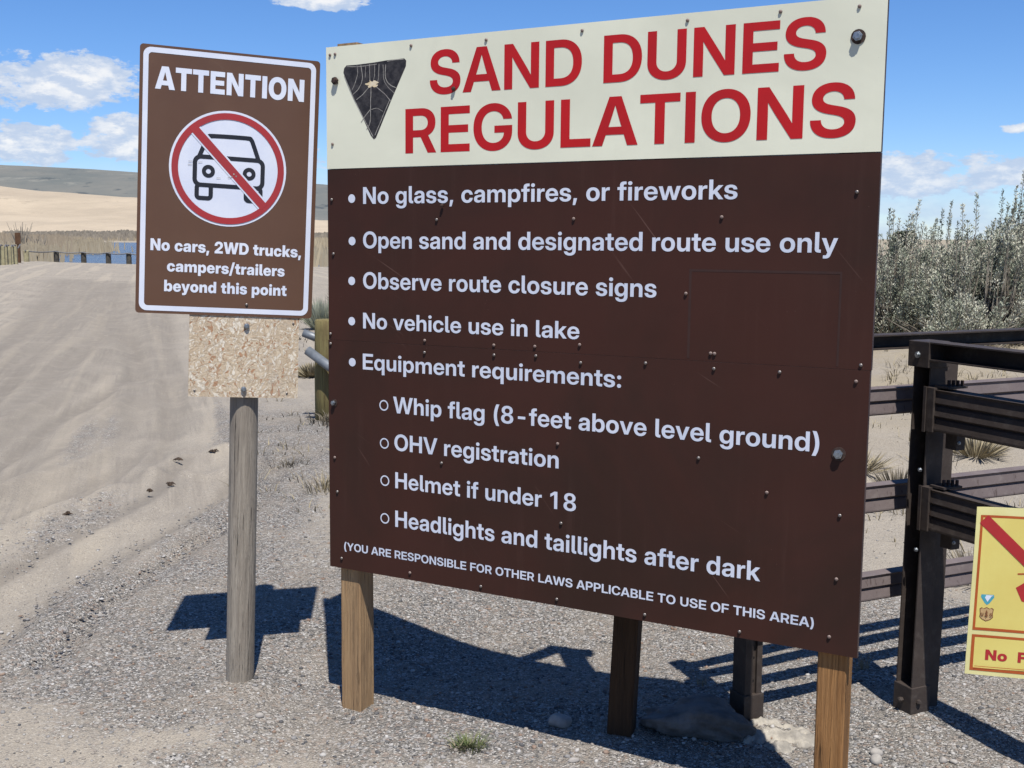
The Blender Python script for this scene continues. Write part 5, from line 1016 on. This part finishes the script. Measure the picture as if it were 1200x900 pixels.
# crumbling footing round the foot of the steel post
bm = bmesh.new(); bmesh.ops.create_grid(bm, x_segments=46, y_segments=40, size=1.0)
for v in bm.verts:
    r = v.co.xy.length; a = math.atan2(v.co.y, v.co.x); e = 0.74+0.5*float(fbm(np.array(math.cos(a)*1.7+3), np.array(math.sin(a)*1.7), 3, 33))
    hgt = max(0.0, 1-(r/e)**3); lump = float(fbm(np.array(v.co.x*5), np.array(v.co.y*5), 4, 34))
    v.co = Vector((v.co.x*.22, v.co.y*.20, -.03+.038*min(1, hgt*1.6)+.075*lump*(hgt > 0)))
me = bpy.data.meshes.new('concrete_footing'); bm.to_mesh(me); bm.free(); me.materials.append(M['concrete']); me.polygons.foreach_set('use_smooth', [True]*len(me.polygons))
place('concrete_footing', me, .92, 3.80, 'pale crumbling concrete patch round the foot of the left steel post', 'concrete', 0, .004)
specs = [(1.215, 3.648, .026, .020, .020, 'white angular stone near the lower right of the sign, right of the orange brown post'), (1.200, 3.590, .026, .022, .022, 'grey stone just below a white one, right of the orange brown post'),
         (1.419, 3.594, .016, .014, .014, 'small round white stone in front of the gate post'), (1.450, 3.585, .018, .012, .010, 'thin pale stone chip in front of the gate post'),
         (.206, 3.582, .022, .014, .010, 'reddish flat chip on the lower shadow edge of the large sign'), (-.88, 3.86, .016, .014, .012, 'small white stone left of the round post foot')]
for i, (x, y, a, b_, c, lb) in enumerate(specs):
    place('stone', rock_mesh('stone', a, b_, c, 40+i, M['stone'], 2), x, y, lb, 'stone', random.random()*6, .004)
# scattered stones as one loose mass of gravel: small icospheres pressed into the ground
def gravel(n, xr, yr, smin, smax, seed, name, mats_, keep):
    r = np.random.default_rng(seed); k = 0; V = []; F = []; MI = []
    t_ = (1+5**.5)/2; ico = np.array([(-1, t_, 0), (1, t_, 0), (-1, -t_, 0), (1, -t_, 0), (0, -1, t_), (0, 1, t_), (0, -1, -t_), (0, 1, -t_), (t_, 0, -1), (t_, 0, 1), (-t_, 0, -1), (-t_, 0, 1)])/1.9
    fc = np.array([(0, 11, 5), (0, 5, 1), (0, 1, 7), (0, 7, 10), (0, 10, 11), (1, 5, 9), (5, 11, 4), (11, 10, 2), (10, 7, 6), (7, 1, 8), (3, 9, 4), (3, 4, 2), (3, 2, 6), (3, 6, 8), (3, 8, 9), (4, 9, 5), (2, 4, 11), (6, 2, 10), (8, 6, 7), (9, 8, 1)])
    x = r.uniform(*xr, n); y = r.uniform(*yr, n); pk = keep(x, y); ok = r.random(n) < pk; x = x[ok]; y = y[ok]; m_ = len(x)
    z = ground_z(x, y); s = smin*(smax/smin)**(r.random(m_)**2.6)
    sc = np.stack([s*r.uniform(.7, 1.2, m_), s*r.uniform(.7, 1.2, m_), s*r.uniform(.45, .8, m_)], -1)
    P = ico[None]*sc[:, None, :]*r.uniform(.75, 1.2, (m_, 12, 1)); a = r.uniform(0, 6.28, m_); ca, sa_ = np.cos(a)[:, None], np.sin(a)[:, None]
    P = np.stack([P[..., 0]*ca-P[..., 1]*sa_+x[:, None], P[..., 0]*sa_+P[..., 1]*ca+y[:, None], P[..., 2]+z[:, None]+s[:, None]*0.12], -1)
    v = P.reshape(-1, 3).astype(np.float32); f = (fc[None]+(np.arange(m_)*12)[:, None, None]).reshape(-1, 3).astype(np.int32)
    me = bpy.data.meshes.new(name); me.vertices.add(len(v)); me.vertices.foreach_set('co', v.ravel()); me.loops.add(f.size); me.loops.foreach_set('vertex_index', f.ravel())
    me.polygons.add(len(f)); me.polygons.foreach_set('loop_start', (np.arange(len(f))*3).astype(np.int32)); me.update(calc_edges=True)
    for q_ in mats_: me.materials.append(q_)
    me.polygons.foreach_set('material_index', np.repeat(r.choice(len(mats_), m_, p=[.34, .30, .16, .12, .08]), 20).astype(np.int32))
    return link(bpy.data.objects.new(name, me))
peb = [mat('pebble_grey', (.22, .215, .21), (.33, .31, .29), 30, .9), mat('pebble_warm', (.34, .30, .255), (.26, .23, .20), 30, .9), mat('pebble_dark', (.08, .08, .085), (.14, .135, .13), 30, .9), mat('pebble_pale', (.52, .50, .47), (.42, .40, .37), 30, .9), mat('pebble_brown', (.22, .15, .11), (.30, .22, .17), 30, .9)]
g = gravel(52000, (-2.9, 2.6), (2.9, 7.0), .0032, .0115, 3, 'gravel', peb, lambda x, y: np.clip(1.05-sand_mask(x, y)*.95, .05, 1)*(np.abs(x) < y*.50)*np.clip(1.5-y*.16, .3, 1)); tag(g, 'loose grey gravel spread round the sign posts', kind='stuff')

# twigs and droppings on the road
def debris(x, y, s, seed, label, name='debris'):
    rnd = random.Random(seed); mb = MB()
    for k in range(7):
        a = rnd.uniform(0, 6.28); l = s*rnd.uniform(.5, 1); z = rnd.uniform(0, s*.4)
        mb.tube([(rnd.uniform(-s, s)*.4, rnd.uniform(-s, s)*.4, z), (math.cos(a)*l*.5, math.sin(a)*l*.3, z+s*.15), (math.cos(a)*l, math.sin(a)*l*.5, max(0.003, z-s*.1))], [s*.12, s*.14, s*.04], 5)
    o = mb.build(name, M['twig']); o.location = (x, y, gz(x, y)+.002); tag(o, label, 'plant debris'); return o
debris(-2.44, 8.3, .05, 47, 'dark plant scrap on the road, farther left of the pair level with the chipboard post')
debris(-2.27, 8.63, .05, 64, 'dark scrap on the road nearest the round post')
debris(-2.24, 7.41, .04, 67, 'small dark scrap on the road below the pair')
debris(-2.3, 7.16, .04, 62, 'leftmost small dark scrap on the road')
debris(-2.61, 6.61, .04, 30, 'thin dark stick lying flat on the gravel at far left')
# ref {(549, 890): (-0.14, 3.6), (355, 585): (-1.36, 7.37), (330, 555): (-1.67, 8.19), (372, 470): (-2.03, 11.91), (1035, 520): (3.12, 9.52), (1035, 500): (3.4, 10.41), (980, 870): (1.11, 3.74)}

# ------------------------------------------------------------ plants
def blades(mb, x, y, z, n, h, spread, w, rnd, lean=0.6, mi=0, segs=3):
    for _ in range(n):
        a = rnd.uniform(0, 6.28); r0 = rnd.uniform(0, spread); bx = x+math.cos(a)*r0; by = y+math.sin(a)*r0; hh = h*rnd.uniform(.5, 1.1); L_ = hh*lean*rnd.uniform(.1, 1.1)
        da = a+rnd.uniform(-.8, .8); px, py = -math.sin(da+rnd.uniform(-1, 1)), math.cos(da); ww = w*rnd.uniform(.6, 1.2); k = len(mb.v)
        for i in range(segs+1):
            t_ = i/segs; cxx = bx+math.cos(da)*L_*t_*t_; cyy = by+math.sin(da)*L_*t_*t_; cz_ = z+hh*(t_-.18*t_*t_*lean); wi = ww*(1-t_)**.7
            mb.v += [(cxx-px*wi, cyy-py*wi, cz_), (cxx+px*wi, cyy+py*wi, cz_)]
        for i in range(segs): mb.f.append((k+2*i, k+2*i+1, k+2*i+3, k+2*i+2)); mb.mi.append(mi)
def tuft(name, x, y, n, h, spread, m, label, cat, seed, w=.003, lean=.7, group=None):
    mb = MB(); rnd = random.Random(seed); blades(mb, 0, 0, -.004, n, h, spread, w, rnd, lean)
    o = mb.build(name, m, raw=True); o.location = (x, y, gz(x, y)); tag(o, label, cat, group); return o
tuft('grass_tuft', -.14, 3.675, 190, .060, .050, M['grass'], 'small green grass tuft on the gravel below the large sign', 'grass tuft', 3, .0022, 1.2)
tuft('grass_tuft', -.175, 3.655, 40, .04, .03, M['dry'], 'few dry blades beside the small green tuft', 'grass tuft', 4, .002, 1.2)
tuft('dry_tuft', -1.22, 7.40, 90, .16, .16, M['dry'], 'straw coloured tuft on the sand between the two signs', 'dry grass', 5, .004, 1.1)
tuft('dry_tuft', -1.60, 8.15, 60, .10, .16, M['dry_d'], 'grey brown low tuft on the sand left of the straw tuft', 'dry grass', 6, .004, 1.3)
tuft('dry_tuft', -1.60, 10.05, 160, .14, .28, M['dry_d'], 'dark weeds round the foot of the mossy post', 'weeds', 7, .006, 1.2)
tuft('dry_tuft', 1.40, 4.42, 30, .10, .03, M['dry'], 'wispy dry weed on the gravel just past the lower right corner of the large sign', 'dry grass', 8, .0016, .7)
tuft('dry_tuft', .74, 4.28, 24, .05, .03, M['dry'], 'tiny dry sprig on the gravel behind the steel post', 'dry grass', 9, .0016, .9)
# dry grass on the sandy ground: one loose cover
mb = MB(); rnd = random.Random(20)
for k in range(900):
    y = rnd.uniform(6.0, 19); x = rnd.uniform(.30, .50)*y+rnd.uniform(-.2, .6)
    dn = float(fbm(np.array(x*.9), np.array(y*.9), 3, 71))+.5
    if rnd.random() > dn*1.0: continue
    blades(mb, x, y, gz(x, y)-.01, 7, rnd.uniform(.05, .20), .10, .0045, rnd, 1.4, rnd.choice((0, 0, 1)), 2)
for k in range(650):
    y = rnd.uniform(6.4, 30); x = -y*rnd.uniform(.10, .235)+rnd.uniform(-.2, .3)
    if x < -1.2-.16*y or rnd.random() > .8*(float(fbm(np.array(x*.8), np.array(y*.8), 3, 72))+.35): continue
    blades(mb, x, y, gz(x, y)-.01, 6, rnd.uniform(.04, .12)*(1+.04*y), .12, .004*(1+.04*y), rnd, 1.4, rnd.choice((0, 1, 1)), 2)
o = mb.build('dry_grass', [M['dry'], M['dry_d']], raw=True); tag(o, 'thin dry grass scattered over the sand behind the signs', kind='stuff')

def sage(x, y, h0, rx, n, seed, label, leaf='sage', spikes=6, lean=(0, 0)):
    """rounded sagebrush: fanned woody branches ending in plumes of small narrow leaves"""
    rnd = random.Random(seed); root = empty('sagebrush', (x, y, gz(x, y)-.03)); tag(root, label, 'bush', 'grey green bushes behind the steel fence')
    st = MB(); lf = MB()
    def leaf_at(c, d, lm, l, w_):
        px = d.cross(Vector((rnd.uniform(-1, 1), rnd.uniform(-1, 1), rnd.uniform(-1, 1)))).normalized()*w_; q1 = c+d*l; kk = len(lf.v); m_ = c.lerp(q1, .5)
        lf.v += [tuple(c), tuple(m_+px), tuple(q1), tuple(m_-px)]; lf.f.append((kk, kk+1, kk+2, kk+3)); lf.mi.append(lm)
    lobes = [(rnd.uniform(0, 6.283), rnd.uniform(.2, .75), rnd.uniform(.82, 1.1)) for _ in range(7)]
    for k in range(n):
        sp = k < spikes; la, lr, lh = rnd.choice(lobes); a = la+rnd.gauss(0, .45); q_ = rnd.random(); 
        th = math.acos(1-q_*.92) if not sp else rnd.uniform(.05, .5)     # dome angle from the top
        R_ = rnd.uniform(.62, 1.0) if not sp else rnd.uniform(1.02, 1.16); dome = Vector((math.sin(th)*math.cos(a)*rx, math.sin(th)*math.sin(a)*rx*.8, math.cos(th)*h0*.92*lh+.10*h0))
        tip = dome*R_+Vector((lean[0]*h0, lean[1]*h0, 0)); base = Vector((math.cos(a)*rx*.12, math.sin(a)*rx*.1, 0)); up_ = Vector((math.cos(a)*.25+lean[0]*2, math.sin(a)*.25, 1)).normalized()
        mid = base.lerp(tip, .55)+Vector((math.cos(a), math.sin(a), 0))*rx*.10; pl_l = rnd.uniform(.16, .34) if not sp else rnd.uniform(.35, .55)
        d1 = (tip-mid).normalized().lerp(up_, .55).normalized(); end = tip+d1*pl_l*.5; P = [base, base.lerp(mid, .6), mid, tip-d1*pl_l*.5, end]
        st.tube(P, [.015, .011, .008, .005, .002], 4, cap=False)
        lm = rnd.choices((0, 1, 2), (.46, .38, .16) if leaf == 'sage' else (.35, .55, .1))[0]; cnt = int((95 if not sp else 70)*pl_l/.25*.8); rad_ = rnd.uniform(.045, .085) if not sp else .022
        for i in range(cnt):
            t_ = rnd.random(); prof = math.sin(math.pi*min(1, t_*.9+.12))**.7*rad_*(1-.35*t_); b_ = rnd.uniform(0, 6.283); sd_ = d1.orthogonal().normalized(); sd_.rotate(Matrix.Rotation(b_, 3, d1))
            c = (tip-d1*pl_l*.5)+d1*pl_l*t_+sd_*prof*rnd.random()**.5; leaf_at(c, (d1*rnd.uniform(.5, 1.3)+sd_*.8).normalized(), lm if rnd.random() < .8 else rnd.choice((0, 1, 2)), rnd.uniform(.022, .05), rnd.uniform(.004, .009))
        for i in range(26):                          # sparser leaves further down the stem
            t_ = rnd.uniform(.3, 1); c = mid.lerp(P[3], t_)+Vector((rnd.gauss(0, .05), rnd.gauss(0, .05), rnd.gauss(0, .04))); leaf_at(c, Vector((rnd.gauss(0, .5), rnd.gauss(0, .5), 1)).normalized(), rnd.choice((0, 2, 2)), rnd.uniform(.02, .045), .006)
    for k in range(n//2):
        a = rnd.uniform(0, 6.283); r0 = rnd.uniform(0, rx*.9); l = rnd.uniform(.2, .6); b_ = a+rnd.uniform(-.9, .9)
        st.tube([(math.cos(a)*r0, math.sin(a)*r0*.8, 0), (math.cos(a)*r0+math.cos(b_)*l*.5, math.sin(a)*r0*.8+math.sin(b_)*l*.4, l*.35), (math.cos(a)*r0+math.cos(b_)*l*1.0, math.sin(a)*r0*.8+math.sin(b_)*l*.8, l*.6)], [.009, .006, .002], 3, cap=False)
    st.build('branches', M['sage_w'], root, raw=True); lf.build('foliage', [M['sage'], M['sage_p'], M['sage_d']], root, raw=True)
for args in ((5.0, 15.0, 1.55, .9, 250, 31, 'grey green bush with tall seed stalks, directly right of the large sign', 'sage', 7, (.02, 0)),
             (5.85, 14.4, 1.42, 1.0, 300, 32, 'dark grey green bush at the middle of the clump, with one leaning stalk', 'sage', 5, (.05, 0)),
             (6.6, 15.2, 1.58, 1.0, 290, 33, 'bushy grey green plant with feathery stalks right of the clump middle', 'sage', 9, (.10, 0)),
             (7.3, 14.2, 1.30, 1.0, 300, 34, 'pale straw green bush leaning right at the photo edge', 'p', 6, (.22, 0)),
             (4.45, 16.8, 1.35, .9, 150, 35, 'bush mostly hidden by the large sign', 'sage', 5, (0, 0)),
             (8.2, 15.8, 1.45, 1.0, 150, 36, 'bush at the far right, mostly outside the frame', 'p', 5, (.15, 0)),
             (6.4, 17.5, 1.5, 1.2, 150, 37, 'farther bush seen through the middle of the clump', 'sage', 4, (0, 0)),
             (5.45, 13.7, .62, .6, 110, 38, 'low dry bush in front of the clump, above the top tube', 'p', 0, (0, 0)),
             (7.0, 13.1, .60, .7, 110, 39, 'low dark bush in front of the clump, near the right edge', 'sage', 0, (.1, 0))):
    sage(*args)
def small_bush(name, x, y, h, r, n, seed, label, m, w=.012, group=None, cat='bush'):
    rnd = random.Random(seed); mb = MB()
    for k in range(n):
        a = rnd.uniform(0, 6.28); o_ = r*rnd.random()**.6; hh = h*rnd.uniform(.4, 1)*(1-.4*(o_/r)**2); b_ = (math.cos(a)*o_*.3, math.sin(a)*o_*.3, 0); tp = Vector((math.cos(a)*o_, math.sin(a)*o_, hh))
        d = Vector((rnd.uniform(-1, 1), rnd.uniform(-1, 1), 0)).normalized()*w; k0 = len(mb.v); B = Vector(b_)
        mb.v += [tuple(B-d*.5), tuple(B+d*.5), tuple(B.lerp(tp, .6)+d), tuple(tp), tuple(B.lerp(tp, .6)-d)]; mb.f.append((k0, k0+1, k0+2, k0+3, k0+4)); mb.mi.append(0)
    o = mb.build(name, m, raw=True); o.location = (x, y, gz(x, y)-.02); tag(o, label, cat, group); return o
small_bush('dry_bush', 2.55, 7.45, .22, .22, 240, 51, 'low dry bush between two fence rails, close to the large sign edge', M['dry_d'], .005)
small_bush('dry_bush', 2.42, 7.9, .20, .3, 240, 52, 'straw coloured low bush seen between the upper fence rails', M['dry'], .005)
small_bush('dry_bush', 2.35, 5.62, .22, .26, 260, 53, 'bare twiggy bush in shade beside the yellow notice', M['dry_d'], .004)
small_bush('dry_bush', 3.35, 8.2, .22, .3, 240, 54, 'low dry bush behind the gate hold-down strap', M['dry'], .006)
for i, (x, y, h, r, lb, mm) in enumerate(((-3.55, 21.5, .75, .5, 'grey green bush just left of the large sign, beyond the mossy post', 'sage'), (-3.6, 26, .9, .7, 'pale bush behind the grey green one, in the gap between the signs', 'dry_d'), (-4.6, 24, .4, .5, 'low dry bush at the left of the gap between the signs', 'dry'), (-2.35, 13.5, .2, .3, 'tiny weed clump above the grey pipe', 'dry'))):
    small_bush('bush', x, y, h, r, 420, 60+i, lb, M[mm], .012)
# dark trees far behind, peeping over the bushes
def tree(x, y, h, r, seed, label):
    rnd = random.Random(seed); root = empty('tree', (x, y, gz(x, y))); tag(root, label, 'tree', 'dark trees on the far right horizon')
    MB().tube([(0, 0, 0), (.05, 0, h*.35), (0, .1, h*.7)], [r*.09, r*.07, r*.03], 6).build('trunk', M['sage_w'], root)
    mb = MB(); cl = [(Vector((rnd.uniform(-.7, .7)*r, rnd.uniform(-.7, .7)*r, h*rnd.uniform(.32, .82))), r*rnd.uniform(.3, .5)) for _ in range(11)]
    for k in range(1800):
        c, rr = rnd.choice(cl); d = Vector((rnd.gauss(0, 1), rnd.gauss(0, 1), rnd.gauss(0, 1))).normalized()*rr*rnd.random()**.4; p = c+d; u_ = Vector((rnd.gauss(0, 1), rnd.gauss(0, 1), rnd.gauss(0, 1))).normalized()*.30; w_ = u_.cross(Vector((rnd.gauss(0, 1), rnd.gauss(0, 1), rnd.gauss(0, 1)))).normalized()*.22; k0 = len(mb.v)
        mb.v += [tuple(p-u_), tuple(p+w_), tuple(p+u_), tuple(p-w_)]; mb.f.append((k0, k0+1, k0+2, k0+3)); mb.mi.append(0)
    mb.build('crown', M['tree'], root, raw=True)
for i, (x, y, h, r, lb) in enumerate(((30.5, 90, 1.8, 1.1, 'dark round tree top showing between the bush stalks'), (40.8, 92, 2.3, 1.3, 'low dark tree top at the right photo edge'))):
    tree(x, y, h, r, 80+i, lb)

# ------------------------------------------------------------ post with pipe barrier between the signs
bx, by = -1.665, 10.25
bar = empty('pipe_barrier', (bx, by, gz(bx, by))); tag(bar, 'mossy timber post carrying grey pipe rails, just left of the large sign', 'barrier')
mb = MB(); mb.tube([(0, 0, -.4), (0, 0, .35), (0.004, 0, .80), (0.004, 0, .885), (0.004, 0, .90)], [.105, .104, .100, .098, .085], 18, jit=.012); mb.build('post', M['post_green'], bar, smooth=True)
mb = MB(); mb.tube([(-.20, .02, .775), (-.12, .01, .745), (.0, .0, .70)], .036, 12); mb.build('pipe_rail', M['pipe'], bar, smooth=True)
mb = MB(); mb.tube([(-.14, -.14, .635), (.16, -.22, .43), (1.0, -.45, -.15)], .042, 12); mb.build('pipe_rail', M['pipe'], bar, smooth=True)

# ------------------------------------------------------------ fences along the crest
def on_ground(x, y): return gz(x, y)
crest = [(-27.69, 66), (-26.77, 68), (-25.17, 68), (-23.72, 68), (-22.52, 68), (-21.32, 68.5), (-20.05, 69)]
near_row = [(-25.02, 56), (-25.13, 57), (-25.45, 58.5), (-25.79, 60)]
marker = (-26.4, 62)
bare = [(-63.7, 150), (-67.4, 165)]
cf = empty('cable_fence', (crest[0][0], crest[0][1], gz(*crest[0]))); tag(cf, 'far low cable fence of short dark bollards in front of the lake', 'fence')
tops = []
for i, (x, y) in enumerate(crest):
    z = gz(x, y); dx, dy, dz = x-crest[0][0], y-crest[0][1], z-gz(*crest[0])
    MB().tube([(dx, dy, dz-.3), (dx, dy, dz+.60), (dx, dy, dz+.66)], [.16, .15, .11], 9).build('bollard', M['far_dark'] if i else M['far_wood'], cf); tops.append((dx, dy-.02, dz+.60))
cb_ = []
for a, b_ in zip(tops, tops[1:]):
    for k in range(6): t_ = k/6; cb_.append((a[0]+(b_[0]-a[0])*t_, a[1]+(b_[1]-a[1])*t_-.17, a[2]+(b_[2]-a[2])*t_-.28*t_*(1-t_)+.03))
MB().tube(cb_, .035, 5).build('cable', M['cable'], cf)
nf = empty('plank_fence', (near_row[0][0], near_row[0][1], gz(*near_row[0]))); tag(nf, 'bleached upright timber fence at the extreme left edge, before the marker post', 'fence')
tops = []
for x, y in near_row:
    z = gz(x, y); dx, dy, dz = x-near_row[0][0], y-near_row[0][1], z-gz(*near_row[0]); MB().box(dx-.15, dx+.15, dy-.06, dy+.06, dz-.3, dz+.92).build('plank_post', M['far_wood'], nf, bevel=.02); tops.append((dx, dy-.08, dz+.95))
cb_ = []
for a, b_ in zip(tops, tops[1:]+[(marker[0]-near_row[0][0]+.6, 5, .95)]):
    for k in range(8): t_ = k/8; cb_.append((a[0]+(b_[0]-a[0])*t_, a[1]+(b_[1]-a[1])*t_-.05, a[2]+(b_[2]-a[2])*t_+.10*math.sin(t_*9)-.05))
MB().tube(cb_, .032, 5).build('cable', M['cable'], nf)
mk = empty('marker_post', (marker[0], marker[1], gz(*marker))); tag(mk, 'tall rust brown marker post standing above the far left fence', 'post')
MB().box(-.07, .07, -.06, .06, -.3, 1.05).build('post', M['far_brown'], mk); MB().box(-.15, .15, -.075, -.062, .98, 1.60).build('marker_plate', M['far_brown'], mk)

# reeds: drifts of thin stalks on the spit and far shore
def reeds(name, m, spots, n, h, w, seed, label):
    r = np.random.default_rng(seed); V = []; F = []
    for (u0, u1, y0, y1, k) in spots:
        kk = int(n*k); y = r.uniform(y0, y1, kk); u = r.uniform(u0, u1, kk)+r.normal(0, .009, kk); y = y+r.normal(0, (y1-y0)*.12, kk); x = u*y; z = ground_z(x, y, False); hh = h*r.uniform(.55, 1.15, kk)*(1+.6*fbm(x*.08, y*.03, 3, seed)); ww = w*r.uniform(.5, 1.3, kk); a = r.uniform(-.5, .5, kk); lx = r.uniform(-.25, .25, kk)*hh
        zb = np.maximum(z, LAKE_Z)-.1
        P = np.stack([np.stack([x-ww*np.cos(a), y-ww*np.sin(a), zb], -1), np.stack([x+ww*np.cos(a), y+ww*np.sin(a), zb], -1), np.stack([x+lx+ww*.4, y, zb+hh], -1), np.stack([x+lx-ww*.4, y, zb+hh*.97], -1)], 1)
        k0 = sum(len(v) for v in V); V.append(P.reshape(-1, 3)); F.append(np.arange(kk*4).reshape(-1, 4)+k0)
    v = np.concatenate(V).astype(np.float32); f = np.concatenate(F).astype(np.int32); me = bpy.data.meshes.new(name); me.vertices.add(len(v)); me.vertices.foreach_set('co', v.ravel()); me.loops.add(f.size); me.loops.foreach_set('vertex_index', f.ravel()); me.polygons.add(len(f)); me.polygons.foreach_set('loop_start', (np.arange(len(f))*4).astype(np.int32)); me.update(calc_edges=True); me.materials.append(m)
    return tag(link(bpy.data.objects.new(name, me)), label, kind='stuff')
reeds('reeds', M['reed'], [(-.50, -.395, 185, 330, 1.0), (-.50, -.392, 300, 560, 1.0)], 9000, 2.6, .16, 91, 'tan reed beds on the spit left of the lake')
reeds('golden_reeds', M['reed_gold'], [(-.385, -.362, 190, 260, .5), (-.50, -.44, 172, 195, .8), (-.40, -.10, 560, 600, 1.0), (-.245, -.10, 130, 420, 1.2), (-.50, -.405, 118, 150, .5)], 5000, 1.9, .16, 92, 'golden reeds along the water edge')
for i, (x, y) in enumerate(bare):
    rnd = random.Random(200+i); mb = MB(); hh = (4.6, 3.2)[i]
    for k in range(46):
        a = rnd.uniform(0, 6.28); o_ = rnd.uniform(.3, (1.7, 1.5)[i]); h1 = hh*rnd.uniform(.5, 1); mb.tube([(math.cos(a)*o_*.15, math.sin(a)*o_*.15, 0), (math.cos(a)*o_*.5, math.sin(a)*o_*.5, h1*.5), (math.cos(a)*o_+rnd.uniform(-.3, .3), math.sin(a)*o_, h1)], [.09, .055, .025], 3, cap=False)
    o = mb.build('bare_shrub', M['shrub_far'], raw=True); o.location = (x, y, max(gz(x, y), LAKE_Z)); tag(o, ('tall leafless shrub standing over the reeds at far left', 'smaller leafless shrub right of the tall one over the reeds')[i], 'shrub')
reeds('far_scrub', M['shrub_far'], [(-.43, -.10, 585, 720, 1.0), (-.37, -.30, 600, 640, .5)], 9000, 4.0, 1.1, 93, 'line of grey scrub at the foot of the dunes')
bpy.context.view_layer.update()
